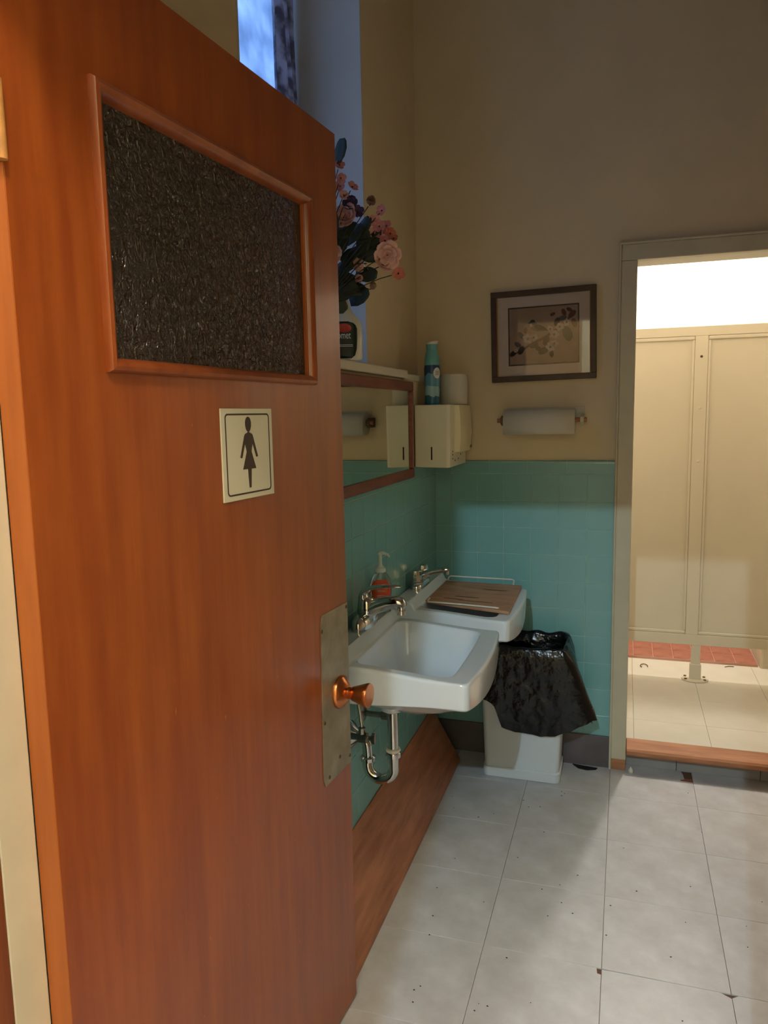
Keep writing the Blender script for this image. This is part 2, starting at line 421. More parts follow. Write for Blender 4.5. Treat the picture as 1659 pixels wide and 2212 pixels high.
ZB = .1064
rows = [(Z1-(k+1)*P, P) for k in range(10)]
# back wall: first column is cut
cols = [(0.0, .0718)] + [(.0718+k*P, P) for k in range(6)]
for x, wdt in cols:
    if x+wdt > .724: wdt = .722-x
    for z, h in rows: tile_at(wback, 'b', x, wdt, h, z)
x = .0
for wdt in (.075, .1535, .1535, .1535, .1535, .033):
    tile_at(wback, 'b', x, wdt, .054, Z1, 'c'); x += wdt
# left wall: tile local x -> world y ; local -y -> world +x  (rotation +90 about z)
ys = [-.15]
while ys[-1] > -2.2: ys.append(ys[-1]-P)
tile_w = [(-.15, .0425), (-.15+.0425, P-.003)]
for y0, wd in tile_w:
    for z, h in rows: tile_at(wleft, 'l', y0, wd, h, z)
for y0 in ys[1:]:
    for z, h in rows: tile_at(wleft, 'l', y0, P, h, z)
y = -.004
while y > -2.2:
    tile_at(wleft, 'l', y-.1535, .1535, .054, Z1, 'c'); y -= .1535

# --- baseboards
structure(MB().box(.0, .724, -.013, .004, -.003, .131).build('baseboard_back', BASE, bevel=.002), 'dark grey vinyl baseboard below the teal tiles beside the doorway', 'baseboard')
bl = MB()
A = [(.0, .215), (.010, .219), (.126, .012), (.126, 0.0), (.112, 0.0), (.0, .200)]
bl.loft([[(x, -2.28, z) for x, z in A], [(x, -.115, z) for x, z in A]])
structure(bl.build('baseboard_left', PLANK, bevel=.0015), 'long reddish brown plank leaning against the wall under the sinks', 'baseboard')

# --- ledge over the furred wall, doubling as window sill
lg = MB(); lg.box(-.30, .020, -2.3, -.452, 1.562, LEDGE_Z)
lg.box(-.069, .006, -.452, .006, 1.558, 1.582)
structure(lg.build('trim_1', LEDGE, bevel=.004, smooth=40), 'cream painted ledge above the mirror, running below the window', 'ledge')

# --- window
win = empty('window_1', (-.30, (WIN_Y0+WIN_Y1)/2, LEDGE_Z), 'tall frosted window glowing blue in the deep wall recess', 'window'); win['kind'] = 'structure'
pw = MB().box(-.338, -.332, WIN_Y0, WIN_Y1, LEDGE_Z-.02, WIN_TOP+.01).build('pane', FROST, win)
wf = MB(); ym = (WIN_Y0+WIN_Y1)/2
for a, b_ in ((WIN_Y0, WIN_Y0+.04), (WIN_Y1-.035, WIN_Y1)):
    MB().box(-.355, -.318, a, b_, LEDGE_Z-.02, WIN_TOP).build('sash_stile', REVEAL, win, bevel=.003)
MB().box(-.352, -.320, WIN_Y0, WIN_Y1, LEDGE_Z-.02, LEDGE_Z+.05).build('sash_rail', REVEAL, win, bevel=.003)
MB().box(-.352, -.320, WIN_Y0, WIN_Y1, 2.28, 2.32).build('sash_rail', REVEAL, win, bevel=.003)
# reveal lining (painted board, pale)
rv = MB(); rv.box(-.345, XU+.001, WIN_Y1-.006, WIN_Y1+.004, LEDGE_Z-.02, WIN_TOP)
rv.box(-.345, XU+.001, WIN_Y0-.004, WIN_Y0+.006, LEDGE_Z-.02, WIN_TOP)
structure(rv.build('trim_2', REVEAL, bevel=.002), 'pale painted lining boards of the window recess', 'trim')
# lace curtain at the far side
cu = MB(); R0 = []; 
for k in range(31):
    t = k/30; y = WIN_Y1-.012-.175*t; R0.append((-.285+.014*math.sin(t*19), y))
rows_c = [[(x-.012*math.sin(z*3.1+y*20), y+.012*math.sin(z*4), z) for x, y in R0] for z in [1.64+.06*i for i in range(23)]]
cu.loft(rows_c, False, False, False)
o = cu.build('lace_curtain', LACE, smooth=180)
sm = o.modifiers.new('thick', 'SOLIDIFY'); sm.thickness = .001
tag(o, 'narrow greyish lace curtain gathered at the far side of the blue window', 'curtain')

# --- inner doorway casing, jambs, threshold
cs = empty('door_2', (DX0, 0, 0), 'cream painted casing and jambs of the inner doorway', 'door frame'); cs['kind'] = 'structure'
MB().box(.724, DX0, -.022, .008, .045, DTOP+.0).build('casing', TRIMW, cs, bevel=.004)
MB().box(DX1, DX1+.058, -.022, .008, .03, DTOP).build('casing', TRIMW, cs, bevel=.004)
MB().box(.724, DX1+.058, -.022, .008, DTOP, DTOP+.058).build('casing', TRIMW, cs, bevel=.004)
MB().box(.717, .725, -.028, .006, .0, DTOP+.064).build('back_band', TRIMW, cs, bevel=.003)
MB().box(.717, DX1+.066, -.028, .006, DTOP+.057, DTOP+.066).build('back_band', TRIMW, cs, bevel=.003)
MB().box(DX0-.02, DX0, .006, .125, .0, DTOP).build('jamb', TRIMW, cs)
MB().box(DX1, DX1+.02, .006, .125, .0, DTOP).build('jamb', TRIMW, cs)
MB().box(DX0-.02, DX1+.02, .006, .125, DTOP, DTOP+.02).build('jamb', TRIMW, cs)
o = MB().box(.728, DX0-.001, -.020, .006, .0, .047).build('bare_block', SILLWOOD, cs, bevel=.003); o['label'] = 'bare brown wood block where the paint is chipped away'
th = empty('threshold', (DX0, .02, 0), 'worn brown wooden threshold step under the inner doorway', 'threshold'); th['kind'] = 'structure'
t_ = MB(); pr = [(-.024, .066), (-.030, .074), (-.028, .086), (-.020, .093), (.058, .106), (.058, .066)]
t_.loft([[(DX0+.002, y, z) for y, z in pr], [(DX1-.002, y, z) for y, z in pr]])
t_.build('nosing', SILLWOOD, th, bevel=.002)
for a, b_ in ((DX0, .975), (.976, 1.28), (1.281, DX1)):
    MB().box(a+.0006, b_-.0006, .036, .05, -.003, .067).build('riser_tile', RISER, th, bevel=.001)
o = MB().lathe([(.0005, 0), (.011, .001), (.013, .008), (.009, .018), (.0005, .026)], (.802, -.032, .0), seg=9, sx=.8).build('plaster_crumb', WHITE2, smooth=30)
tag(o, 'white crumb of plaster on the floor beside the door casing', 'crumb')

# --- inner room
Z2 = .105
f2 = MB().box(.2, 2.3, .05, 1.7, -.05, Z2-.003).build('floor.001', SEAM2); structure(f2, 'cream tiled floor of the inner toilet room', 'floor')
F2P = .2925; FT2 = mesh_only(tile_mesh([(g, g), (F2P-g, g), (F2P-g, F2P-g), (g, F2P-g)]), 'floor_tile', VINYL2)
FT2c = mesh_only(tile_mesh([(g, .0), (F2P-g, .0), (F2P-g, .205), (g, .205)]), 'floor_tile', VINYL2)
for i in range(-2, 5):
    for j in range(0, 5):
        inst('floor_tile', FT2, f2, (.813+i*F2P, .265+j*F2P, Z2))
    inst('floor_tile', FT2c, f2, (.813+i*F2P, .059, Z2))
YB2 = 1.58
structure(MB().box(.2, 2.3, YB2, 1.70, 0, 2.75).build('wall_far', WHITE2), 'bright white far wall above the stall partition', 'wall')
structure(MB().box(.15, .25, .12, YB2, 0, 2.75).build('wall_inner_left', WHITE2), 'white left wall of the inner toilet room', 'wall')
structure(MB().box(2.2, 2.3, .12, YB2, 0, 2.75).build('wall_inner_right', WHITE2), 'white right wall of the inner toilet room', 'wall')
structure(MB().box(.2, 2.3, .12, .135, DTOP+.02, 2.75).build('wall_inner_front', WHITE2), 'white wall over the doorway on the inner side', 'wall')
structure(MB().box(.15, 2.3, .12, 1.70, 2.75, 2.83).build('ceiling.001', WHITE2), 'white ceiling of the inner toilet room', 'ceiling')
structure(MB().box(.25, DX0-.02, .121, .135, Z2, 2.75).build('wall_inner_bounce_left', WHITE2), 'white lining left of the inner doorway, added to bounce light', 'wall')  # white lining over the beige wall, added to bounce light onto the partition
structure(MB().box(DX1+.02, 2.2, .121, .135, Z2, 2.75).build('wall_inner_bounce_right', WHITE2), 'white lining right of the inner doorway, added to bounce light', 'wall')  # second added lining, same bounce from the right of the doorway
# quarry tile curb
qc = MB().box(.26, 1.432, 1.118, 1.40, Z2, Z2+.0135).build('quarry_curb', QGROUT); structure(qc, 'low red quarry tile curb behind the stall partition', 'curb')
QT = MB(); QT.loft([[(.001, .001, 0), (.101, .001, 0), (.101, .137, 0), (.001, .137, 0)], [(.001, .001, .012), (.101, .001, .012), (.101, .137, .012), (.001, .137, .012)], [(.003, .004, .016), (.099, .004, .016), (.099, .135, .016), (.003, .135, .016)]])
QM = mesh_only(QT, 'quarry_tile', QUARRY)
for i in range(11):
    for j in range(2):
        o = inst('quarry_tile', QM, qc, (1.33-i*.102, 1.119+j*.139, Z2+.0005))
structure(MB().box(1.44, 2.2, 1.10, YB2, Z2-.01, 1.2).build('wall_stub', CREAM, bevel=.01), 'cream low wall block behind the partition on the right', 'wall')
structure(MB().box(.26, 1.44, YB2-.02, YB2, Z2, Z2+.09).build('baseboard_far', WHITE2, bevel=.003), 'white baseboard along the far wall behind the quarry curb', 'baseboard')

# stall partition
PY = .825
sp = empty('stall_partition', (1.084, PY, Z2), 'cream panelled toilet stall partition on a short bolted leg', 'partition')
def pbox(n, x0, x1, z0, z1, y0=PY, y1=PY+.03, m=CREAM, bev=.002): return MB().box(x0, x1, y0, y1, z0, z1).build(n, m, sp, bevel=bev)
PB, PT = .287, 1.82
pbox('top_rail', .30, 1.95, 1.775, PT)
pbox('bottom_rail', .30, 1.95, PB, .340)
for a, b_ in ((.48, .535), (1.055, 1.112), (1.63, 1.687)): pbox('stile', a, b_, .340, 1.775)
pan = []
for a, b_ in ((.30, .48), (.535, 1.055), (1.112, 1.63), (1.687, 1.95)):
    pp = pbox('panel', a, b_, .340, 1.775, PY+.010, PY+.022)
    for (x0, x1, z0, z1) in ((a, b_, 1.757, 1.775), (a, b_, .340, .356), (a, a+.012, .356, 1.757), (b_-.012, b_, .356, 1.757)):
        m = MB()
        cx, cz = (x0+x1)/2, (z0+z1)/2
        m.hexa([(x0, PY+.001, z0), (x1, PY+.001, z0), (x1, PY+.011, z0), (x0, PY+.011, z0), (x0, PY+.001, z1), (x1, PY+.001, z1), (x1, PY+.011, z1), (x0, PY+.011, z1)])
        q = m.build('bead', CREAM, pp, bevel=.005, seg=3)
pbox('leg', 1.085, 1.127, Z2+.008, PB, PY+.001, PY+.028)
o = MB().box(1.080, 1.132, PY-.003, PY+.033, Z2+.008, Z2+.085).build('leg_sleeve', CREAM, sp, bevel=.003)
fp = MB(); 
fp.prism([(1.106+.062*math.cos(t*math.pi/12)*(1 if abs(math.cos(t*math.pi/12)) > .01 else 1), PY+.015+.046*math.sin(t*math.pi/12), Z2+.0005) for t in range(24)], (0, 0, .009))
fo = fp.build('foot_flange', CREAM, sp, bevel=.002)
for sx in (-1, 1):
    for sy in (-1, 1):
        MB().lathe([(.007, 0), (.007, .004), (.002, .006)], (1.106+sx*.044, PY+.015+sy*.022, Z2+.009), seg=10).build('bolt', SCREW, fo, smooth=40)
for z in (1.68, 1.442, 1.19):
    MB().lathe([(.006, 0), (.005, .003), (.001, .004)], (1.084, PY, z), (0, -1, 0), seg=10).build('screw_cap', SCREW if z > 1.6 else CREAM, sp, smooth=40)
# curled scraps on the inner floor
o = MB().tube(arc((.872, .985, Z2+.004), .018, -20, 230, (1, 0, 0), (0, 1.6, 0), 12), .0022, 6).build('curled_scrap', SCREW, smooth=60); tag(o, 'small curled brown scrap on the floor behind the partition', 'scrap')
o = MB().tube([(1.27, 1.075, Z2+.002), (1.29, 1.09, Z2+.003), (1.315, 1.092, Z2+.002)], .002, 6).build('thin_scrap', SCREW, smooth=60); tag(o, 'thin dark sliver on the floor before the quarry curb', 'scrap')
# inner lamp
lm = empty('ceiling_lamp', (INNER_LAMP[0], INNER_LAMP[1], 2.75), 'bare bulb ceiling lamp of the inner room above the partition', 'lamp')
MB().lathe([(.06, 0), (.06, -.02), (.03, -.04), (.022, -.12)], (INNER_LAMP[0], INNER_LAMP[1], 2.75), seg=20).build('lamp_holder', WHITE2, lm, smooth=40)

# ================================================================== ENTRANCE DOOR
DH = Vector((.079, -2.302, 0)); DDIR = Vector((.0785, .9969, 0)).normalized(); DN = Vector((DDIR.y, -DDIR.x, 0))
DW, DT, DZ0, DZ1 = .865, .036, .011, 2.033
def dp(s, n, z):    # s from hinge, n out of the visible face, z
    return DH + DDIR*s + DN*n + Vector((0, 0, z))
def dbox(m, s0, s1, n0, n1, z0, z1):
    return m.hexa([dp(s0, n0, z0), dp(s1, n0, z0), dp(s1, n1, z0), dp(s0, n1, z0), dp(s0, n0, z1), dp(s1, n0, z1), dp(s1, n1, z1), dp(s0, n1, z1)])
door = empty('door_1', DH, 'orange-brown varnished wooden door standing open, with a pebbled glass pane', 'door'); door['kind'] = 'structure'
GS0, GS1, GZ0, GZ1 = .152, .712, 1.513, 1.862
for nm, (a, b_, z0, z1) in (('hinge_stile', (0, GS0, DZ0, DZ1)), ('lock_stile', (GS1, DW, DZ0, DZ1)), ('top_rail', (GS0, GS1, GZ1, DZ1)), ('lower_panel', (GS0, GS1, DZ0, GZ0))):
    pass
lf = MB()
# one flush leaf with a window opening: front/back faces as four quads each plus rims
def leaf():
    m = MB()
    o4 = [(0, DZ0), (DW, DZ0), (DW, DZ1), (0, DZ1)]; i4 = [(GS0, GZ0), (GS1, GZ0), (GS1, GZ1), (GS0, GZ1)]
    V = [dp(s, 0, z) for s, z in o4] + [dp(s, 0, z) for s, z in i4] + [dp(s, -DT, z) for s, z in o4] + [dp(s, -DT, z) for s, z in i4]
    Fc = []
    for k in range(4):
        n = (k+1) % 4
        Fc += [(k, n, 4+n, 4+k), (8+n, 8+k, 12+k, 12+n), (k, 8+k, 8+n, n), (4+k, 4+n, 12+n, 12+k)]
    return m.add(V, Fc)
leaf().build('leaf', DOORW, door, bevel=.002)
ed = MB(); dbox(ed, -.0012, .0008, -DT+.0005, -.0005, DZ0+.002, DZ1-.002)
o = ed.build('hinge_edge', DOORE, door); o['label'] = 'hinge edge of the door, hall light painted in as a lighter tone'
gp = MB(); dbox(gp, GS0+.001, GS1-.001, -.013, -.007, GZ0+.001, GZ1-.001)
o = gp.build('glass_pane', PEBBLE, door); o['label'] = 'dark pebbled obscure glass pane'
# applied mouldings, rounded profile, mitred
def mould(side):
    W_ = .034
    s0, s1, z0, z1 = .139, .735, 1.500, 1.873
    prof = [(0, .0), (0, .006), (.003, .011), (.008, .0125), (.013, .010), (.017, .005), (.020, -.001), (.021, -.008)]
    m = MB(); R = []
    for d, n in prof:
        if side == 'b': a, b_ = (s0+d, z0+d), (s1-d, z0+d)
        if side == 't': a, b_ = (s0+d, z1-d), (s1-d, z1-d)
        if side == 'l': a, b_ = (s0+d, z0+d), (s0+d, z1-d)
        if side == 'r': a, b_ = (s1-d, z0+d), (s1-d, z1-d)
        R.append((dp(a[0], n, a[1]), dp(b_[0], n, b_[1])))
    m.loft([[r[0] for r in R], [r[1] for r in R]])
    return m.build('glazing_bead', MOULD, door, smooth=35)
for sd in 'btlr': mould(sd)
# push plate with wedge shaped ends and screws
pl = MB(); pz = [(DW-.140, .0), (DW-.001, .0)]
poly = [(DW-.142, .640), (DW-.134, .622), (DW-.001, .622), (DW-.001, 1.010), (DW-.126, 1.010), (DW-.134, .99)]
pl.prism([dp(s, .0003, z) for s, z in poly], DN*.0018)
po = pl.build('push_plate', PLATE, door); po['label'] = 'worn metal lock plate with scratches'
for s, z in ((DW-.008, 1.0), (DW-.132, .975), (DW-.006, .82), (DW-.130, .768), (DW-.008, .64), (DW-.115, .636), (DW-.060, .66)):
    MB().lathe([(.0045, 0), (.004, .0012), (.001, .0018)], dp(s, .002, z), DN, seg=10).build('screw', SCREW, po, smooth=40)
# knob
KS, KZ = DW-.052, .812
kb = MB().lathe([(.038, 0), (.038, .004), (.035, .009), (.024, .018), (.017, .022)], dp(KS, .002, KZ), DN, seg=32).build('rosette', COPPER, door, smooth=40)
MB().lathe([(.0035, 0), (.003, .0012)], dp(KS, .0165, KZ) + Vector((0, 0, -.019)) + DDIR*-.006, DN, seg=10).build('rosette_hole', DARK, kb)
kn = MB().lathe([(.014, .020), (.013, .028), (.014, .031), (.0165, .034), (.0195, .044), (.0238, .056), (.0270, .065), (.0280, .070), (.0270, .0735), (.024, .074), (.003, .0725)], dp(KS, .002, KZ), DN, seg=32).build('knob', COPPER, door, smooth=35)
# top hinge
hg = MB(); hg.box(.046, .078, -2.3085, -2.3035, 1.727, 1.812); hb = hg.build('hinge_leaf', BRASS, door, bevel=.001)
MB().lathe([(.006, 0), (.006, .085)], (.084, -2.309, 1.727), seg=12).build('hinge_pin', BRASS, hb, smooth=40)
sc = MB(); rk = random.Random(5)
for k in range(60):
    s_, z_ = (rk.uniform(.55, .86), rk.uniform(.1, .75)) if k < 40 else (rk.uniform(.15, .8), rk.uniform(.2, 1.45))
    if s_ > DW-.15 and .6 < z_ < 1.02: continue
    l_, w_, a_ = rk.uniform(.002, .007), rk.uniform(.0006, .0016), rk.uniform(-1.9, -1.2)
    c_, n_ = math.cos(a_), math.sin(a_)
    sc.prism([dp(s_+l_*p*c_-w_*q*n_, .0002, z_+l_*p*n_+w_*q*c_) for p, q in ((-1, 0), (0, -1), (1, 0), (0, 1))], DN*.0003)
so = sc.build('scuff_marks', DOORE, door); so['kind'] = 'stuff'; so['label'] = 'small pale scratches and chips in the varnish'
# latch plate on the free edge
ff = MB(); dbox(ff, DW-.0005, DW+.0012, -DT+.006, -.008, .75, .87); ff.build('latch_plate', PLATE, door)

# door sign
sg = empty('restroom_sign', dp(.474, .002, 1.372), 'cream square restroom sign with a dark woman figure, fixed on the orange door', 'sign')
S0, S1, SZ0, SZ1 = .393, .556, 1.294, 1.452
m = MB(); dbox(m, S0, S1, .0003, .0033, SZ0, SZ1); m.build('plate', SIGNW, sg, bevel=.0008)
def sgp(a, b, n=.0036):   # a,b in 0..1 from bottom left
    return dp(S0+(S1-S0)*a, n, SZ0+(SZ1-SZ0)*b)
def rr(x0, x1, y0, y1, r, n=6):
    pts = []
    for cx, cy, a0 in ((x1-r, y1-r, 0), (x0+r, y1-r, 90), (x0+r, y0+r, 180), (x1-r, y0+r, 270)):
        for k in range(n+1):
            a = math.radians(a0+90*k/n); pts.append((cx+r*math.cos(a), cy+r*math.sin(a)))
    return pts
o1, i1 = rr(.065, .935, .055, .945, .05), rr(.083, .917, .073, .927, .035)
m = MB(); n_ = len(o1)
m.add([sgp(*p, .0034) for p in o1]+[sgp(*p, .0034) for p in i1]+[sgp(*p, .0037) for p in o1]+[sgp(*p, .0037) for p in i1],
      [(2*n_+k, 2*n_+(k+1) % n_, 3*n_+(k+1) % n_, 3*n_+k) for k in range(n_)] + [((k+1) % n_, k, n_+k, n_+(k+1) % n_) for k in range(n_)] +
      [(k, (k+1) % n_, 2*n_+(k+1) % n_, 2*n_+k) for k in range(n_)] + [(n_+(k+1) % n_, n_+k, 3*n_+k, 3*n_+(k+1) % n_) for k in range(n_)])
m.build('border', SIGNB, sg)
half = [(.012, .745), (.020, .735), (.045, .728), (.075, .715), (.088, .69), (.175, .465), (.150, .455), (.135, .463), (.076, .61), (.052, .545), (.048, .52), (.130, .330), (.035, .330), (.030, .25), (.020, .13), (.016, .12)]
fig = [(.5+x, y) for x, y in half] + [(.5-x, y) for x, y in reversed(half)]
def flat(poly, fn, d, name, mt, par):
    m = MB(); n = len(poly); A = [fn(*p) for p in poly]; B = [a+d for a in A]
    import mathutils
    tri = mathutils.geometry.tessellate_polygon([[Vector((p[0], p[1], 0)) for p in poly]])
    m.add(A+B, [tuple(t) for t in tri] + [tuple(n+i for i in t) for t in tri] + [(i, (i+1) % n, n+(i+1) % n, n+i) for i in range(n)])
    return m.build(name, mt, par)
flat(fig, lambda a, b: sgp(a, b, .0034), DN*.0004, 'woman_figure', SIGNB, sg)
flat([(.5+.058*math.cos(t*math.pi/12), .835+.075*math.sin(t*math.pi/12)*(1 if math.sin(t*math.pi/12) > 0 else 1.25)) for t in range(24)], lambda a, b: sgp(a, b, .0034), DN*.0004, 'figure_head', SIGNB, sg)

# --- entrance wall, jambs, hall
DX0e, DX1e, HZ = .03, .945, 2.048
wfm = MB(); wfm.box(-.4, DX0e-.03, -2.41, -2.345, -.05, 3.5); wfm.box(DX1e+.03, 1.9, -2.41, -2.345, -.05, 3.5); wfm.box(DX0e-.03, DX1e+.03, -2.41, -2.345, HZ+.03, 3.5)
structure(wfm.build('wall_front', PAINT), 'wall holding the entrance doorway', 'wall')
jb = empty('trim_3', (0, -2.4, 0), 'entrance door frame, white painted rebate and brown varnished stop', 'door frame'); jb['kind'] = 'structure'
MB().box(-.02, .0438, -2.358, -2.3015, 0, HZ).build('rebate', JAMBW, jb, bevel=.002, seg=2)
MB().box(-.02, .0445, -2.415, -2.358, 0, HZ).build('stop', CASEW, jb, bevel=.003)
MB().box(-.09, .02, -2.435, -2.412, 0, HZ+.07).build('casing', CASEW, jb, bevel=.003)
MB().box(DX1e-.01, DX1e+.04, -2.415, -2.306, 0, HZ).build('jamb', JAMBW, jb, bevel=.003)
MB().box(-.02, DX1e+.04, -2.415, -2.306, HZ, HZ+.032).build('head', JAMBW, jb, bevel=.003)
# hall around the camera
structure(MB().box(-1.6, 2.6, -6.6, -2.46, -.06, -.002).build('floor.002', VINYL), 'floor of the hall outside the washroom', 'floor')
structure(MB().box(-1.6, 2.6, -6.6, -2.46, 3.5, 3.58).build('ceiling.002', CEIL), 'ceiling of the hall outside the washroom', 'ceiling')
structure(MB().box(-1.7, -1.6, -6.6, -2.46, -.06, 3.5).build('wall_hall_left', PAINT), 'left wall of the hall', 'wall')
structure(MB().box(2.6, 2.7, -6.6, -2.46, -.06, 3.5).build('wall_hall_right', PAINT), 'right wall of the hall', 'wall')
structure(MB().box(-1.7, 2.7, -6.7, -6.6, -.06, 3.5).build('wall_hall_back', PAINT), 'end wall of the hall', 'wall')
structure(MB().box(-1.6, -.4, -2.46, -2.36, -.06, 3.5).build('wall_hall_front_left', PAINT), 'hall wall left of the entrance door', 'wall')
structure(MB().box(1.9, 2.6, -2.46, -2.36, -.06, 3.5).build('wall_hall_front_right', PAINT), 'hall wall right of the entrance door', 'wall')
structure(MB().box(-1.6, .392, -3.62, -3.55, -.06, 3.5).build('wall_hall_occluder', PAINT), 'unseen hall wall added to cast the shadow edge across the sinks', 'wall')  # unseen occluder added so the hall bulb throws a vertical edge on the sinks
lw = empty('ceiling_lamp.001', (WARM_LAMP[0], WARM_LAMP[1], 3.5), 'warm pendant lamp hanging in the hall outside the open door', 'lamp')
MB().lathe([(.05, 0), (.05, -.02), (.006, -.03), (.006, -.14), (.03, -.15), (.03, -.20)], (WARM_LAMP[0], WARM_LAMP[1], 3.5), seg=20).build('lamp_holder', CEIL, lw, smooth=40)
lw = empty('ceiling_lamp.002', (HALL_BULB[0], HALL_BULB[1], 3.5), 'cool white bulb lamp far back in the hall', 'lamp')
MB().lathe([(.05, 0), (.05, -.02), (.02, -.04), (.02, -.14)], (HALL_BULB[0], HALL_BULB[1], 3.5), seg=20).build('lamp_holder', CEIL, lw, smooth=40)

# ================================================================== SINKS
def rrect_ray(a, cx, x0, x1, hw, r, bow=0.0):
    """distance from (cx,0) along angle a to a rounded rectangle x0..x1, |y|<hw with corner radius r and bowed front"""
    dx, dy = math.cos(a), math.sin(a); lo, hi = 0, 1.0
    def inside(x, y):
        xf = x1 + bow*(1-(y/hw)**2)
        mx = (x0+xf)/2; hx_ = (xf-x0)/2
        qx, qy = abs(x-mx)-(hx_-r), abs(y)-(hw-r)
        d = math.hypot(max(qx, 0), max(qy, 0)) + min(max(qx, qy), 0) - r
        return d < 0
    for _ in range(40):
        m_ = (lo+hi)/2
        if inside(cx+dx*m_, dy*m_): lo = m_
        else: hi = m_
    return lo
def make_sink(yc, zr, label):
    t = empty('wall_sink', (0, yc, zr-.16), label, 'sink', 'wall hung sinks')
    N_ = 200; cx = .215
    # angles: denser near the corners
    A_ = []
    for k in range(N_):
        a = 2*math.pi*k/N_
        A_.append(a-.18*math.sin(4*a-4*.87)/4)
    Ro = [rrect_ray(a, cx, .006, .402, .240, .013, .016) for a in A_]
    Ri = [rrect_ray(a, cx, .094, .354, .208, .035, .004) for a in A_]
    def rim(x):
        return zr + .046*(1-smoothstep(.066, .088, x)) + .020*(1-smoothstep(.08, .40, x))*smoothstep(.06, .088, x)
    rings = []
    def ring(rad, zf):
        return [(cx+rad[k]*math.cos(A_[k]), yc+rad[k]*math.sin(A_[k]), zf(k, cx+rad[k]*math.cos(A_[k]), rad[k]*math.sin(A_[k]))) for k in range(N_)]
    # underside -> skirt -> rim -> basin
    def skirt(k, x, y):
        return zr-.082 + .012*smoothstep(.1, .38, x) - .030*smoothstep(.28, .40, x)*(1-(y/.24)**2)
    rings.append(ring([.02]*N_, lambda k, x, y: zr-.160))
    rings.append(ring([.09]*N_, lambda k, x, y: zr-.152))
    rings.append(ring([r*.86 for r in Ri], lambda k, x, y: zr-.105))
    rings.append(ring([r-.035 for r in Ro], lambda k, x, y: skirt(k, x, y)-.003))
    rings.append(ring([r-.010 for r in Ro], lambda k, x, y: skirt(k, x, y)))
    rings.append(ring([r-.003 for r in Ro], lambda k, x, y: skirt(k, x, y)+.006))
    rings.append(ring([r for r in Ro], lambda k, x, y: rim(x)-.012))
    rings.append(ring([r for r in Ro], lambda k, x, y: rim(x)-.008))
    rings.append(ring([r-.0012 for r in Ro], lambda k, x, y: rim(x)-.0035))
    rings.append(ring([r-.004 for r in Ro], lambda k, x, y: rim(x)-.0008))
    rings.append(ring([r-.007 for r in Ro], lambda k, x, y: rim(x)))
    rings.append(ring([r-.011 for r in Ro], lambda k, x, y: rim(x)))
    for q in (.22, .4, .55, .68, .8, .9, .96):
        rings.append(ring([(Ro[k]-.007)*(1-q)+(Ri[k]+.002)*q for k in range(N_)], lambda k, x, y: rim(x)))
    rings.append(ring(Ri, lambda k, x, y: rim(x)-.0015))
    rings.append(ring([r-.003 for r in Ri], lambda k, x, y: rim(x)-.005))
    for s_, d in ((.955, .022), (.93, .042), (.90, .065), (.84, .092), (.72, .114), (.52, .128), (.3, .136), (.13, .140)):
        sh = lambda s_=s_: -.02*(1-s_)
        rings.append([(cx+sh()+Ri[k]*s_*math.cos(A_[k]), yc+Ri[k]*s_*math.sin(A_[k]), zr-d+(.0 if d > .03 else .004)) for k in range(N_)])
    m = MB(); m.loft(rings, True, True)
    b_ = m.build('basin', PORC, t, smooth=60)
    wn = b_.modifiers.new('normals', 'WEIGHTED_NORMAL'); wn.keep_sharp = True; wn.weight = 80
    MB().lathe([(.028, -.139), (.027, -.1365), (.018, -.1375), (.002, -.140)], (cx-.018, yc, zr), seg=20).build('strainer', CHROME, t, smooth=40)
    MB().lathe([(.034, -.16), (.034, -.176), (.026, -.182), (.017, -.184)], (cx-.077, yc-.013, zr), seg=24).build('drain_flange', PORC, t, smooth=40)
    return t
SY1, SZ1_ = -1.062, .783
SY2, SZ2_ = -.400, .760
make_sink(SY1, SZ1_, 'near white porcelain wall sink with an empty basin and lever faucet')
make_sink(SY2, SZ2_, 'far white porcelain wall sink covered by a brown wooden board')

# ---- drain and supply below the near sink
dx, dy = .138, -1.075
tr = empty('drain_trap', (dx, dy, .38), 'chrome drain pipe with curved trap under the near sink', 'pipe')
MB().tube([(dx, dy, .605), (dx, dy, .487)], .0155, 20).build('tailpiece', CHROME, tr, smooth=50)
MB().lathe([(.0155, .008), (.021, .006), (.022, .002), (.020, -.002)], (dx, dy, .482), seg=20).build('washer', WIRE, tr, smooth=40)
MB().lathe([(.019, 0), (.022, -.004), (.022, -.016), (.0165, -.019)], (dx, dy, .480), seg=16).build('slip_nut', CHROME, tr, smooth=30)
R_ = .040
pts = [Vector((dx, dy, .465)), Vector((dx, dy, .44))] + arc((dx-R_, dy+.004, .428), R_, 0, -180, (1, 0, 0), (0, 0, 1), 16)[1:] + [Vector((dx-2*R_, dy+.008, .440))]
MB().tube(pts, .0155, 18).build('trap_bend', CHROME, tr, smooth=50)
MB().lathe([(.017, 0), (.022, .003), (.023, .014), (.018, .018)], (dx-2*R_, dy+.008, .436), seg=16).build('slip_nut', CHROME, tr, smooth=30)
pts = [Vector((dx-2*R_, dy+.008, .45)), Vector((dx-2*R_-.002, dy+.008, .478))] + arc((dx-2*R_-.030, dy+.008, .482), .028, 0, 80, (1, 0, 0), (0, 0, 1), 8) + [Vector((.012, dy+.008, .512))]
MB().tube(pts, .0145, 18).build('waste_arm', CHROME, tr, smooth=50)
MB().lathe([(.044, .0), (.044, .003), (.040, .008), (.027, .020), (.0175, .030)], (.001, dy+.008, .510), (1, 0, 0), seg=28).build('escutcheon', CHROME, tr, smooth=40)
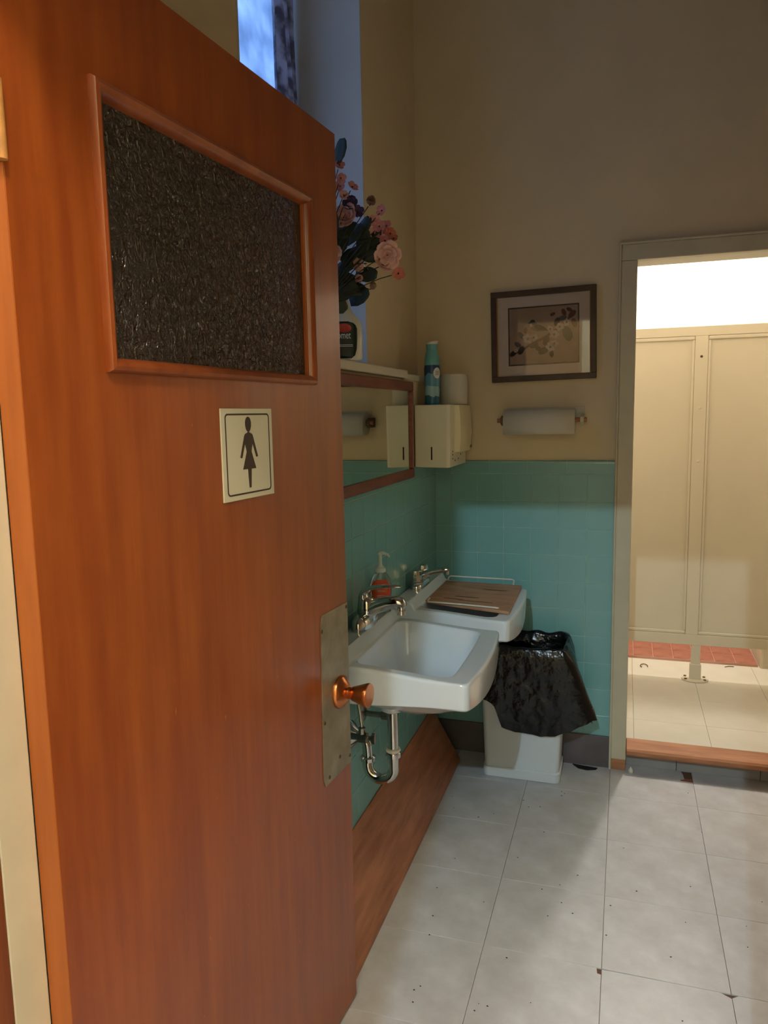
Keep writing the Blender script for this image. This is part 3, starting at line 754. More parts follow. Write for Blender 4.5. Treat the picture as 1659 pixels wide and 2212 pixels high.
def stop_valve(y, z, label):
    t = empty('shutoff_valve', (.0, y, z), label, 'valve', 'shutoff valves under the near sink')
    MB().lathe([(.030, 0), (.028, .004), (.016, .008)], (.001, y, z), (1, 0, 0), seg=20).build('escutcheon', OLDCHROME, t, smooth=40)
    MB().tube([(.004, y, z), (.075, y, z)], .009, 12).build('stub', OLDCHROME, t, smooth=50)
    MB().lathe([(.010, 0), (.015, .002), (.015, .026), (.010, .029)], (.062, y, z), (1, 0, 0), seg=8).build('body', OLDCHROME, t, smooth=30)
    MB().lathe([(.007, 0), (.007, .012), (.016, .013), (.016, .022), (.010, .024)], (.09, y, z), (1, 0, 0), seg=14, sx=.6).build('handle', OLDCHROME, t, smooth=30)
    MB().lathe([(.010, 0), (.010, .018), (.006, .022)], (.074, y, z+.010), seg=8).build('compression_nut', OLDCHROME, t, smooth=30)
    MB().tube([(.074, y, z+.02), (.07, y, z+.06), (.055, y+.01*(1 if y < -1.06 else -1), z+.13)], .005, 10).build('supply_tube', CHROME, t, smooth=60)
stop_valve(-.945, .528, 'dull chrome shutoff valve on the wall behind the drain pipe')
stop_valve(-1.155, .548, 'dull chrome shutoff valve half hidden by the door edge')

# ---- lever faucet on the near sink
zt = SZ1_+.0465; fy = -1.018
fa = empty('lever_faucet', (.043, fy, zt), 'chrome single lever faucet on the near sink', 'faucet')
base = []
for z, k in ((0, 1.0), (.010, 1.0), (.022, .96), (.032, .80), (.038, .52)):
    ring_ = []
    for j in range(40):
        a = 2*math.pi*j/40; c_, s_ = math.cos(a), math.sin(a)
        ring_.append((.041+.028*k*math.copysign(abs(c_)**.8, c_), fy+(.082*(.35+.65*k) if k < 1 else .082)*math.copysign(abs(s_)**.85, s_)*1.0, zt+z))
    base.append(ring_)
MB().loft(base).build('base', CHROME, fa, smooth=50)
MB().lathe([(.027, .0), (.027, .03), (.0255, .050), (.022, .062), (.012, .068)], (.046, fy, zt+.018), seg=28).build('body', CHROME, fa, smooth=50)
sp_pts = [(.045, fy, zt+.042), (.075, fy, zt+.058), (.11, fy, zt+.070), (.14, fy, zt+.075), (.160, fy, zt+.073), (.166, fy, zt+.070)]
ringsS = []
for (x, y, z), (wd, hh) in zip(sp_pts, ((.025, .025), (.023, .023), (.020, .020), (.018, .017), (.016, .0145), (.009, .008))):
    ringsS.append([(x - .25*hh*math.sin(2*math.pi*j/20)*.6, y+wd*math.cos(2*math.pi*j/20), z+hh*math.sin(2*math.pi*j/20)) for j in range(20)])
MB().loft(ringsS).build('spout', CHROME, fa, smooth=60)
MB().lathe([(.0105, 0), (.0105, -.012), (.0125, -.013), (.0125, -.026), (.009, -.027)], (.152, fy, zt+.064), seg=18).build('aerator', CHROME, fa, smooth=40)
hl = [(.046, zt+.070), (.038, zt+.084), (.042, zt+.101), (.064, zt+.112), (.098, zt+.118), (.136, zt+.1205), (.152, zt+.120)]
ringsH = []
for k, (x, z) in enumerate(hl):
    wd = (.022, .023, .022, .019, .016, .013, .009)[k]; th_ = (.017, .016, .012, .0065, .005, .004, .0025)[k]
    p0 = Vector(hl[max(0, k-1)]); p1 = Vector(hl[min(len(hl)-1, k+1)]); tg = (p1-p0).normalized(); nx, nz = -tg.y, tg.x
    ringsH.append([(x+nx*th_*math.sin(2*math.pi*j/20), fy+wd*math.cos(2*math.pi*j/20), z+nz*th_*math.sin(2*math.pi*j/20)) for j in range(20)])
MB().loft(ringsH).build('lever', CHROME, fa, smooth=60)

# ---- two handle faucet on the far sink
zt2 = SZ2_+.0465; fy2 = SY2
f2_ = empty('two_handle_faucet', (.043, fy2, zt2), 'chrome two handle faucet on the far sink', 'faucet')
base = []
for z, k in ((0, 1), (.010, 1), (.018, .94), (.022, .8)):
    base.append([(.041+.026*k*math.copysign(abs(math.cos(a))**.7, math.cos(a)), fy2+.078*(.2+.8*k)*math.copysign(abs(math.sin(a))**.7, math.sin(a)), zt2+z) for a in [2*math.pi*j/40 for j in range(40)]])
MB().loft(base).build('base', CHROME, f2_, smooth=50)
for sgn in (-1, 1):
    MB().lathe([(.024, .018), (.024, .026), (.021, .028), (.0215, .034), (.019, .056), (.016, .068), (.010, .071)], (.041, fy2+sgn*.051, zt2), seg=10).build('handle', CHROME, f2_, smooth=28)
ringsS = []
for (x, z, wd, hh) in ((.036, .030, .020, .018), (.06, .045, .016, .014), (.09, .056, .013, .010), (.125, .064, .0115, .009), (.145, .066, .0115, .0095), (.150, .066, .009, .007)):
    ringsS.append([(x, fy2+wd*math.cos(2*math.pi*j/18), zt2+z+hh*math.sin(2*math.pi*j/18)) for j in range(18)])
MB().loft(ringsS).build('spout', CHROME, f2_, smooth=60)
MB().lathe([(.009, 0), (.009, -.012), (.007, -.013)], (.142, fy2, zt2+.060), seg=14).build('aerator', CHROME, f2_, smooth=40)

# ---- soap bottle on the near sink deck, far corner
bx, by, bz = .042, -.868, SZ1_+.0465
sb = empty('soap_bottle', (bx, by, bz), 'clear pump soap bottle with orange red label on the near sink', 'bottle')
vd = (Vector((CAM.x, CAM.y, 0))-Vector((bx, by, 0))).normalized()       # label faces the room
phi = math.atan2(vd.y, vd.x); ex = Vector((-vd.y, vd.x, 0))
def ell(z, a, b_, n=36):
    return [Vector((bx, by, bz+z)) + ex*(a*math.cos(2*math.pi*j/n)) + vd*(b_*math.sin(2*math.pi*j/n)) for j in range(n)]
prof = [(0, .026, .016), (.004, .030, .019), (.03, .031, .020), (.06, .033, .0205), (.085, .034, .021), (.105, .030, .020), (.120, .020, .016), (.128, .0135, .0135)]
MB().loft([ell(z, a, b_) for z, a, b_ in prof]).build('bottle', CLEARP, sb, smooth=60)
lab = []
for z, a, b_ in ((.012, .0295, .0196), (.03, .031, .0200), (.06, .033, .0205), (.085, .0342, .0211), (.098, .0318, .0205), (.106, .0296, .0199)):
    half_a = .66*math.pi*.5 if z < .09 else (.5*math.pi*.5 if z < .1 else .26*math.pi*.5)
    lab.append([Vector((bx, by, bz+z)) + ex*((a+.0007)*math.cos(math.pi/2+half_a*(1-2*k/14))) + vd*((b_+.0007)*math.sin(math.pi/2+half_a*(1-2*k/14))) for k in range(15)])
lo_ = MB().loft(lab, False, False, False).build('label', LABELR, sb, smooth=60)
sm = lo_.modifiers.new('t', 'SOLIDIFY'); sm.thickness = .0003
def fr(a, z, n): return Vector((bx, by, bz+z)) + ex*a + vd*n
# orange upper half, navy brand box, green leaf, white lines
mm = MB().loft([[fr(a, z, .0224-.0095*(a/.034)**2) for a in (-.020, -.012, -.004, .004, .012, .020)] for z in (.066, .094)], False, False, False).build('label_orange', ORANGE, lo_)
nv = MB(); nv.loft([[fr(a, z, .0222-.0095*(a/.034)**2) for a in (-.0155, -.008, 0, .008, .0155)] for z in (.0665, .0775)], False, False, False); nv.build('brand_box', NAVY, lo_)
text_part('lettering', 'Softsoap', .0092, fr(0, .0722, .0226), ex, (0, 0, 1), INKW, lo_, .72)
for z in (.056, .052, .047): MB().loft([[fr(a, zz, .0220-.0095*(a/.034)**2) for a in (-.012, -.004, .004, .011)] for zz in (z, z+.0012)], False, False, False).build('text_line', INKW, lo_)
flat([(-.016, .022), (-.006, .034), (.008, .040), (.018, .040), (.014, .028), (.002, .020)], lambda a, z: fr(a, z, .0219-.0095*(a/.034)**2), vd*.0003, 'leaf_print', LEAFG, lo_)
MB().lathe([(.0155, 0), (.0160, .002), (.0160, .012), (.011, .016), (.007, .020), (.0055, .024), (.0048, .052), (.0075, .053), (.009, .058), (.007, .062)], (bx, by, bz+.127), seg=20).build('pump', PUMP, sb, smooth=40)
nz = [Vector((bx, by, bz+.186)), Vector((bx+.010, by-.004, bz+.188)), Vector((bx+.026, by-.010, bz+.184)), Vector((bx+.034, by-.013, bz+.178))]
MB().tube(nz, [.006, .0055, .0045, .003], 10).build('nozzle', PUMP, sb, smooth=60)

# ---- wooden board over the far sink
bd = empty('wooden_board', (.23, -.345, SZ2_), 'stained brown wooden board with white wire handles lying across the far sink', 'board')
def bpt(x, y, z): return (x, y, z)
zb0 = SZ2_+.016; zb1 = SZ2_+.0015
bm_ = MB(); th_ = .011
bm_.hexa([(.090, -.515, zb0-.004), (.393, -.560, zb1), (.384, -.165, zb1), (.090, -.185, zb0-.004),
          (.090, -.515, zb0-.004+th_), (.393, -.560, zb1+th_), (.384, -.165, zb1+th_), (.090, -.185, zb0-.004+th_)])
bo = bm_.build('board', BOARDW, bd, bevel=.0015)
zt_ = zb1+th_
for (cx_, cy_, l, wd) in ((.22, -.42, .05, .006), (.26, -.47, .07, .004), (.30, -.28, .05, .005), (.18, -.46, .04, .005)):
    def top(x): return zb0-.004+th_ + (zb1-zb0+.004)*(x-.082)/.31
    MB().prism([(cx_+l*math.cos(t)*.9+.006*math.sin(3*t), cy_+wd*math.sin(t), top(cx_+l*math.cos(t)*.9)+.0003) for t in [2*math.pi*k/12 for k in range(12)]], (0, 0, .0003)).build('stain', STAIN, bo)
nh = [(.100, -.490, zt_+.012), (.105, -.535, zt_+.011), (.352, -.548, zt_+.006), (.353, -.532, zt_+.002)]
MB().tube([nh[0], (.101, -.518, zt_+.012), nh[1], (.225, -.541, zt_+.0095), (.345, -.5475, zt_+.007), nh[2], nh[3]], .0032, 8).build('wire_handle', WIRE, bd, smooth=60)
fh = [(.096, -.185, zt_-.002), (.094, -.165, zt_+.016), (.100, -.157, zt_+.022), (.345, -.150, zt_+.018), (.352, -.152, zt_+.015), (.352, -.170, zt_-.004)]
MB().tube(fh, .0028, 8).build('wire_handle', WIRE, bd, smooth=60)

# ================================================================== BIN AND BAG
bn = empty('waste_bin', (.388, -.115, 0), 'white plastic waste bin under the far sink, lined with a black bag', 'bin')
def rrxy(x0, x1, y0, y1, r, z, n=5): return [(a, b_, z) for a, b_ in rr(x0, x1, y0, y1, r, n)]
def binr(z, e=0.0):
    k = z/.53
    return (.245-.016*k-e, .532+.020*k+e, -.203-.022*k-e, -.030+.012*k+e)
R = []
for z in (.004, .05, .2, .35, .50, .516): R.append(rrxy(*binr(z), .022, z))
I = []
for z in (.516, .30, .02): I.append(rrxy(*binr(z, -.006), .018, z))
MB().loft(R+I).build('body', BINW, bn, smooth=35)
bb = MB().loft([rrxy(*binr(0, .006), .024, .0015), rrxy(*binr(0.038, .006), .024, .038), rrxy(*binr(.042, .002), .024, .042)]).build('base_band', BINW, bn, smooth=35)
# bag
bag = empty('bin_liner', (.388, -.115, .2), 'shiny black plastic bag hanging over the rim of the white bin', 'bag')
NB = 120
def perim(e, z, k):
    pts = rr(*binr(z, e), .03, 8); n = len(pts)
    # resample uniformly by index
    L_ = [0]
    for i in range(n): L_.append(L_[-1]+math.dist(pts[i], pts[(i+1) % n]))
    t = (k/NB)*L_[-1]
    for i in range(n):
        if L_[i+1] >= t:
            f = (t-L_[i])/(L_[i+1]-L_[i]+1e-9); a, b_ = pts[i], pts[(i+1) % n]
            return (a[0]+(b_[0]-a[0])*f, a[1]+(b_[1]-a[1])*f)
    return pts[0]
def hem(x, y):
    # hem height around the bin: dips in front centre, rises at both front corners
    if y < -.16:   # front
        c_ = [(.20, .36), (.23, .335), (.29, .312), (.32, .223), (.36, .205), (.41, .202), (.47, .198), (.51, .205), (.53, .235), (.553, .279), (.60, .292), (.66, .29)]
        for (a, za), (b_, zb) in zip(c_, c_[1:]):
            if a <= x <= b_: return za+(zb-za)*(x-a)/(b_-a)
        return .36 if x < .3 else .29
    if x > .5: return .27 + .04*(y+.16)
    if x < .3: return .36
    return .33
BR = []
levels = [(-.04, .12, -1), (-.022, .30, -1), (-.014, .49, -1), (-.008, .536, 0), (-.002, .546, 0), (.006, .548, 0), (.012, .540, 0)]
def crump(p, a, s): return a*noise.noise(Vector(p)*s)
for e, z, _ in levels:
    ring_ = []
    for k in range(NB):
        x, y = perim(e, min(z, .53), k)
        q = crump((x, y, z), .012 if z < .45 else .002, 22)
        ring_.append((x+q*.6, y+q*.6, z+crump((x+3, y, z), .009 if z > .53 else .003, 30)+(.002 if z > .53 else 0)))
    BR.append(ring_)
for t in (.12, .25, .4, .55, .7, .85, 1.0):
    ring_ = []
    for k in range(NB):
        x0, y0 = perim(.011, .53, k); hz_ = hem(x0, y0); z = .535+(hz_-.535)*t
        e = .013+.010*t
        x, y = perim(e, z, k)
        right = smoothstep(.50, .57, x0)
        x += right*(.008+.075*t*smoothstep(-.02, -.22, y0)+.03*t)        # the bag stands off on the right
        nx_, ny_ = (x-.39), (y+.115); l_ = math.hypot(nx_, ny_)+1e-6
        q = crump((x*.7, y*.7, z*1.3), .013*t+.002, 15)+abs(crump((x, y, z), .007, 34))
        q = max(q, -.007-.006*t)
        ring_.append((x+nx_/l_*q*(.6), y+ny_/l_*q*.8-.002*t, z+crump((x, y, z+5), .006*t, 25)))
    BR.append(ring_)
bo = MB().loft(BR, True, False).build('bag', BAG, bag, smooth=75)
tn = MB()
tn.add([(.615, -.205, .30), (.632, -.215, .262), (.640, -.207, .258), (.645, -.200, .275), (.658, -.205, .257), (.648, -.196, .29), (.635, -.19, .31), (.618, -.19, .31)], [(0, 1, 2, 3, 6, 7), (3, 4, 5, 6)])
o = tn.build('torn_corner', BAG, bag); sm = o.modifiers.new('t', 'SOLIDIFY'); sm.thickness = .002

# ================================================================== MIRROR
mr = empty('wall_mirror', (.01, -.85, 1.206), 'wide wall mirror in a reddish wood frame under the ledge', 'mirror')
MY0, MY1, MZ0, MZ1 = -1.62, -.385, 1.207, 1.552
fwid = .034; X0m, X1m = .006, .022
def mbox(name, y0, y1, z0, z1): 
    return MB().box(X0m, X1m, y0, y1, z0, z1).build(name, FRAMEW, mr, bevel=.004)
mbox('frame_rail', MY0, MY1, MZ1-fwid, MZ1); mbox('frame_rail', MY0, MY1, MZ0, MZ0+fwid)
mbox('frame_stile', MY0, MY0+fwid, MZ0+fwid, MZ1-fwid); mbox('frame_stile', MY1-fwid*.75, MY1, MZ0+fwid, MZ1-fwid)
MB().box(.007, .014, MY0+.01, MY1-.01, MZ0+.01, MZ1-.01).build('glass', MIRROR, mr)

# ================================================================== TOWEL DISPENSER, ROLL, CAN
dsp = empty('towel_dispenser', (.065, -.165, 1.237), 'cream metal paper towel dispenser in the tiled corner', 'dispenser')
m = MB(); m.loft([[(.004, -.315, 1.240), (.125, -.315, 1.237), (.136, -.305, 1.237), (.136, -.020, 1.237), (.004, -.020, 1.240)],
                  [(.004, -.315, 1.470), (.128, -.315, 1.470), (.138, -.305, 1.470), (.138, -.020, 1.470), (.004, -.020, 1.470)]])
m.build('cabinet', DISP, dsp, bevel=.003)
m = MB(); R = []
for y, o_ in ((-.232, .0), (-.228, .018), (-.19, .024), (-.12, .028), (-.06, .026), (-.03, .02), (-.022, .0)):
    R.append([(.135, y, 1.288), (.137+o_, y, 1.292), (.140+o_*1.15, y, 1.36), (.140+o_*1.0, y, 1.43), (.139+o_*.85, y, 1.468), (.135, y, 1.471)])
cv = m.loft(R).build('front_cover', DISPC, dsp, smooth=35)
MB().box(.160, .1665, -.075, -.045, 1.302, 1.312).build('stamp', LOGO, cv)
MB().box(.066, .071, -.3162, -.3145, 1.267, 1.315).build('level_slot', DARK, dsp)
for y, z in ((-.262, 1.283), (-.262, 1.268), (-.225, 1.260), (-.165, 1.264), (-.12, 1.278), (-.262, 1.295)):
    MB().lathe([(.0035, 0), (.003, .0012)], (.1365, y, z), (1, 0, 0), seg=8).build('rivet', DARK, dsp)
o = MB().prism([(.004, -.02, 1.2365), (.004, -.20, 1.2365), (.045, -.16, 1.2365), (.10, -.05, 1.2365)], (0, 0, -.006)).build('bottom_tongue', PAPER, dsp)
tr_ = empty('toilet_roll', (.120, -.150, 1.4715), 'white toilet paper roll standing on the towel dispenser', 'paper roll')
MB().lathe([(.021, .001), (.052, .0), (.0535, .004), (.0545, .05), (.054, .100), (.051, .1145), (.021, .1145)], (.112, -.130, 1.4715), seg=40).build('paper', PAPER, tr_, smooth=40)
MB().lathe([(.019, .0005), (.0205, .0005), (.0205, .116), (.019, .116)], (.112, -.130, 1.4715), seg=24).build('core', CARD, tr_, smooth=40)
cn = empty('air_freshener', (.048, -.215, 1.4712), 'blue and aqua air freshener spray can on the towel dispenser', 'spray can')
cx, cy, cz = .048, -.215, 1.4712
MB().lathe([(.026, .0), (.0285, .003), (.0285, .008), (.0278, .012), (.0285, .06), (.0300, .11), (.0305, .135), (.0285, .150)], (cx, cy, cz), seg=32).build('can', CANP, cn, smooth=40)
MB().lathe([(.0288, .148), (.0285, .155), (.0275, .172), (.0235, .192), (.0205, .202), (.0200, .206), (.0210, .209), (.0215, .226)], (cx, cy, cz), seg=32).build('shoulder_cap', AQUA, cn, smooth=40)
m = MB(); m.loft([[(cx+.0215*math.cos(t), cy+.0215*math.sin(t), cz+.226) for t in [2*math.pi*k/24 for k in range(24)]], [(cx+.0225*math.cos(t)+.003, cy+.0225*math.sin(t), cz+.234+.004*math.cos(t)) for t in [2*math.pi*k/24 for k in range(24)]], [(cx+.012*math.cos(t)+.002, cy+.012*math.sin(t), cz+.232) for t in [2*math.pi*k/24 for k in range(24)]]])
m.build('spray_button', SPRAYW, cn, smooth=40)
vd2 = (Vector((CAM.x, CAM.y, 0))-Vector((cx, cy, 0))).normalized(); vd2 = Matrix.Rotation(math.radians(38), 3, 'Z') @ vd2
m = MB(); ex2 = Vector((-vd2.y, vd2.x, 0)); m.loft([[Vector((cx, cy, cz+.118))+ex2*(.0155*r_*math.cos(t))+Vector((0, 0, .0205*r_*math.sin(t)))+vd2*(.0312-.5*(.0155*r_*math.cos(t))**2/.03) for t in [2*math.pi*k/20 for k in range(20)]] for r_ in (1, .5, .02)], False, True)
em = m.build('emblem', INKW, cn)
for k in range(3): MB().tube([Vector((cx, cy, cz+.112+.006*k))+ex2*a+vd2*(.0316-.5*a*a/.03)+Vector((0, 0, .002*math.sin(a*900+k))) for a in [-.008+.002*i for i in range(9)]], .0008, 5).build('emblem_script', LOGO, em)

# ================================================================== PAPER TOWEL ON THE BACK WALL
tw = empty('towel_holder', (.44, 0, 1.40), 'small wooden bar holder for paper towel below the picture', 'towel holder')
for x in (.285, .588): MB().prism([(x, .008, 1.385), (x, .008, 1.425), (x, -.045, 1.425), (x, -.078, 1.415), (x, -.078, 1.395), (x, -.045, 1.385)], (.014, 0, 0)).build('bracket', CARD if x < .4 else TRIMW, tw, bevel=.002)
MB().tube([(.272, -.063, 1.405), (.612, -.063, 1.405)], .0085, 14).build('dowel', SILLWOOD, tw, smooth=40)
MB().box(.30, .60, .0045, .0082, 1.40, 1.455).build('back_plate', TRIMW, tw, bevel=.001)
pt = empty('paper_towel_roll', (.44, -.063, 1.345), 'white paper towel roll on the bar below the framed bird picture', 'paper roll')
MB().lathe([(.0095, 0), (.046, 0), (.047, .002), (.047, .266), (.046, .268), (.0095, .268)], (.3005, -.063, 1.400), (1, 0, 0), seg=40).build('roll', PAPER, pt, smooth=35)
sh = MB(); A = [(-.063-.048*math.sin(math.radians(a)), 1.400+.048*math.cos(math.radians(a))) for a in range(-20, 100, 8)] + [(-.112, 1.385), (-.1118, 1.368), (-.111, 1.352)]
sh.loft([[(.301, y, z) for y, z in A], [(.568, y, z) for y, z in A]], False, False, False); o = sh.build('loose_sheet', PAPER, pt, smooth=60); sm = o.modifiers.new('t', 'SOLIDIFY'); sm.thickness = .0006

# ================================================================== PICTURE
px0, px1, pz0, pz1 = .240, .640, 1.558, 1.906
pc = empty('framed_picture', ((px0+px1)/2, .004, pz0), 'dark framed print of a bird on a flowering branch, with wide pale mat', 'picture')
FW_ = .022; tilt = math.radians(-1.0)
PC = Vector(((px0+px1)/2, 0, (pz0+pz1)/2))
def pq(x, y, z):
    dx_, dz_ = x-PC.x, z-PC.z
    return (PC.x+dx_*math.cos(tilt)+dz_*math.sin(tilt), y, PC.z-dx_*math.sin(tilt)+dz_*math.cos(tilt))
def pbx(name, x0, x1, y0, y1, z0, z1, mt, par, bev=0):
    return MB().hexa([pq(x0, y0, z0), pq(x1, y0, z0), pq(x1, y1, z0), pq(x0, y1, z0), pq(x0, y0, z1), pq(x1, y0, z1), pq(x1, y1, z1), pq(x0, y1, z1)]).build(name, mt, par, bevel=bev)
pbx('frame_rail', px0, px1, -.020, .006, pz1-FW_, pz1, PICF, pc, .002); pbx('frame_rail', px0, px1, -.020, .006, pz0, pz0+FW_, PICF, pc, .002)
pbx('frame_stile', px0, px0+FW_, -.020, .006, pz0+FW_, pz1-FW_, PICF, pc, .002); pbx('frame_stile', px1-FW_, px1, -.020, .006, pz0+FW_, pz1-FW_, PICF, pc, .002)
a0, a1, b0, b1 = px0+FW_, px1-FW_, pz0+FW_, pz1-FW_
pbx('fillet', a0, a0+.003, -.016, .0, b0, b1, PICGOLD, pc); pbx('fillet', a1-.003, a1, -.016, .0, b0, b1, PICGOLD, pc)
mo = pbx('mat_board', a0, a1, -.006, .004, b0, b1, MAT_, pc)
IX0, IX1, IZ0, IZ1 = .311, .571, 1.625, 1.838
pbx('print_border', IX0-.0055, IX1+.0055, -.0066, -.0058, IZ0-.0055, IZ1+.0055, PICF, mo)
pr_ = pbx('print', IX0, IX1, -.0070, -.0064, IZ0, IZ1, PRINT, mo)
def ip(a, b, n=0): return Vector(pq(IX0+(IX1-IX0)*a, -.0071-n, IZ0+(IZ1-IZ0)*b))
dv = Vector((0, -.0002, 0))
c_b = mat('ink_dark', srgb(38, 32, 30), .8, var=.2, vscale=80); c_g = mat('ink_grey', srgb(92, 86, 84), .8, var=.2, vscale=80)
c_w = mat('ink_pale', srgb(196, 178, 160), .8, var=.12, vscale=90); c_r = mat('ink_brown', srgb(96, 58, 44), .8, var=.2, vscale=80); c_gr = mat('ink_olive', srgb(64, 60, 48), .8, var=.2, vscale=80)
def blob(cx_, cy_, rx, ry, rot_, mt, name, n=.0, wob=.0, lobes=0):
    P_ = []
    for k in range(30):
        t = 2*math.pi*k/30; r_ = 1+wob*math.sin(lobes*t)
        x, y = rx*r_*math.cos(t), ry*r_*math.sin(t); c_, s_ = math.cos(rot_), math.sin(rot_)
        P_.append((cx_+(x*c_-y*s_), cy_+(x*s_+y*c_)*1.22))
    return flat(P_, lambda a, b: ip(a, b, n), dv, name, mt, pr_)
# branch, leaves, blossoms, bird
flat([(.10, .22), (.30, .36), (.50, .47), (.70, .62), (.88, .80), (.89, .77), (.72, .58), (.52, .43), (.31, .32), (.11, .19)], lambda a, b: ip(a, b), dv, 'branch', c_r, pr_)
for (x, y, r_, ro, mt_) in ((.05, .20, .045, .6, c_b), (.17, .25, .05, 1.1, c_b), (.17, .52, .045, 2.2, c_gr), (.24, .60, .035, 1.5, c_r), (.12, .36, .04, 2.6, c_g), (.36, .33, .05, .2, c_gr), (.54, .40, .055, 1.2, c_r), (.50, .22, .06, .4, c_gr), (.62, .16, .04, 1.6, c_b), (.85, .50, .085, 1.9, c_gr), (.70, .72, .05, 1.2, c_gr), (.80, .88, .04, 2.0, c_r), (.92, .84, .05, .8, c_r), (.95, .68, .05, 1.9, c_r), (.64, .86, .03, .4, c_r), (.88, .92, .035, 2.6, c_r), (.78, .78, .045, .3, c_g), (.42, .27, .04, 2.4, c_gr)):
    blob(x, y, r_*1.35, r_*.8, ro, mt_, 'leaf_print', .0001)
for (x, y, r_) in ((.27, .45, .065), (.36, .47, .05), (.09, .25, .025), (.60, .28, .06), (.66, .34, .05), (.66, .50, .06), (.74, .63, .055), (.84, .70, .045), (.60, .60, .045)):
    blob(x, y, r_*1.15, r_*.95, x*9, c_w, 'blossom_print', .0002, .15, 5)
    blob(x, y, r_*.3, r_*.3, 0, c_g, 'blossom_centre', .0004)
flat([(.27, .725), (.30, .745), (.315, .775), (.345, .79), (.375, .775), (.385, .74), (.42, .70), (.50, .66), (.55, .60), (.58, .57), (.50, .575), (.43, .57), (.37, .585), (.325, .62), (.315, .67), (.30, .715)], lambda a, b: ip(a, b, .0005), dv, 'bird_body', c_g, pr_)
flat([(.27, .725), (.30, .745), (.315, .775), (.345, .79), (.375, .775), (.385, .74), (.35, .735), (.31, .73)], lambda a, b: ip(a, b, .0008), dv, 'bird_cap', c_b, pr_)
flat([(.38, .70), (.45, .69), (.52, .645), (.57, .575), (.50, .595), (.42, .60), (.37, .64)], lambda a, b: ip(a, b, .0008), dv, 'bird_wing', c_b, pr_)
flat([(.30, .715), (.33, .72), (.345, .68), (.325, .64), (.312, .67)], lambda a, b: ip(a, b, .0009), dv, 'bird_breast', c_w, pr_)
pbx('glazing', a0, a1, -.0125, -.0110, b0, b1, PGLASS, pc)

# ================================================================== LEDGE: SPRAY BOTTLE, VASE, BOUQUET
qx, qy, qz = -.006, -1.008, LEDGE_Z+.0005
sy = empty('cleaner_bottle', (qx, qy, qz), 'white cleaner spray bottle with dark green label on the window ledge', 'bottle')
vdc = (Vector((CAM.x, CAM.y, 0))-Vector((qx, qy, 0))).normalized(); exc = Vector((-vdc.y, vdc.x, 0))
def elc(z, a, b_, n=36, sh=0): return [Vector((qx, qy, qz+z)) + exc*(sh+a*math.copysign(abs(math.cos(2*math.pi*j/n))**.8, math.cos(2*math.pi*j/n))) + vdc*(b_*math.copysign(abs(math.sin(2*math.pi*j/n))**.8, math.sin(2*math.pi*j/n))) for j in range(n)]
pf = [(0, .045, .024, .0), (.004, .050, .027, 0), (.06, .052, .028, 0), (.092, .051, .028, 0), (.110, .044, .026, 0), (.122, .034, .023, -.001), (.135, .027, .021, -.003), (.150, .0235, .020, -.005), (.168, .020, .0185, -.008), (.180, .0165, .0165, -.009), (.188, .0150, .015, -.009)]
MB().loft([elc(z, a, b_, 36, s_) for z, a, b_, s_ in pf]).build('bottle', SPRAYW, sy, smooth=50)
for z in (.140, .146, .152, .158, .164): MB().tube([Vector((qx, qy, qz+z))+exc*(-.004+ a)+vdc*(.0215-.3*(a/.02)**2*.02) for a in (.002, .008, .014, .018)], .0012, 6).build('grip_rib', SPRAYW, sy, smooth=60)
lbp = [(.004+x, z) for x, z in [(-.036, .012), (-.040, .03), (-.040, .085), (-.034, .098), (-.020, .106), (0, .109), (.018, .106), (.030, .097), (.034, .085), (.034, .06), (.031, .03), (.026, .010), (.015, .004), (-.025, .004)]]
def lb(a, z, n=0): return Vector((qx, qy, qz+z)) + exc*a + vdc*(.0290+n-.004*(a/.04)**2)
def lbn(a): return .028*max(.02, 1-abs(a/.052)**2.5)**.4
def lb(a, z, n=0): return Vector((qx, qy, qz+z)) + exc*a + vdc*(lbn(a)+.0006+n)
lrow = [(.004, -.024, .020), (.012, -.034, .030), (.03, -.037, .035), (.06, -.037, .037), (.085, -.036, .037), (.094, -.032, .033), (.100, -.024, .026), (.104, -.010, .012)]
lo2 = MB().loft([[lb(a0_+(a1_-a0_)*k/12, z) for k in range(13)] for z, a0_, a1_ in lrow], False, False, False).build('label', LABELG, sy, smooth=60)
sm = lo2.modifiers.new('t', 'SOLIDIFY'); sm.thickness = .0004
flat([(.0+.021*math.cos(2*math.pi*k/24), .086+.012*math.sin(2*math.pi*k/24)) for k in range(24)], lambda a, z: lb(a, z, .0014), vdc*.0003, 'label_spot', RED, lo2)
text_part('lettering', 'Comet', .028, lb(-.006, .066, .0020), exc, (0, 0, 1), INKW, lo2, .62)
for z in (.040, .036): MB().loft([[lb(a, zz, .0009) for a in (-.02, -.005, .010, .024)] for zz in (z, z+.0012)], False, False, False).build('text_line', INKW, lo2)
MB().lathe([(.0155, 0), (.0165, .001), (.0165, .020), (.012, .024)], Vector((qx, qy, qz+.188))+exc*-.009, seg=20).build('collar', BLACKP, sy, smooth=40)
tg = MB(); T0 = Vector((qx, qy, qz+.21))+exc*-.009
tg.loft([[T0+exc*a*k+vdc*b_*.011*k+Vector((0, 0, z)) for a, b_ in ((-.05, -1), (.022, -1), (.022, 1), (-.05, 1))] for z, k in ((.0, .6), (.012, .9), (.03, 1), (.038, .85))]); tg.build('trigger_head', BLACKP, sy, bevel=.004)
MB().tube([T0+exc*-.03+Vector((0, 0, .01)), T0+exc*-.036+Vector((0, 0, -.015)), T0+exc*-.032+Vector((0, 0, -.04))], .005, 8).build('trigger', BLACKP, sy, smooth=60)

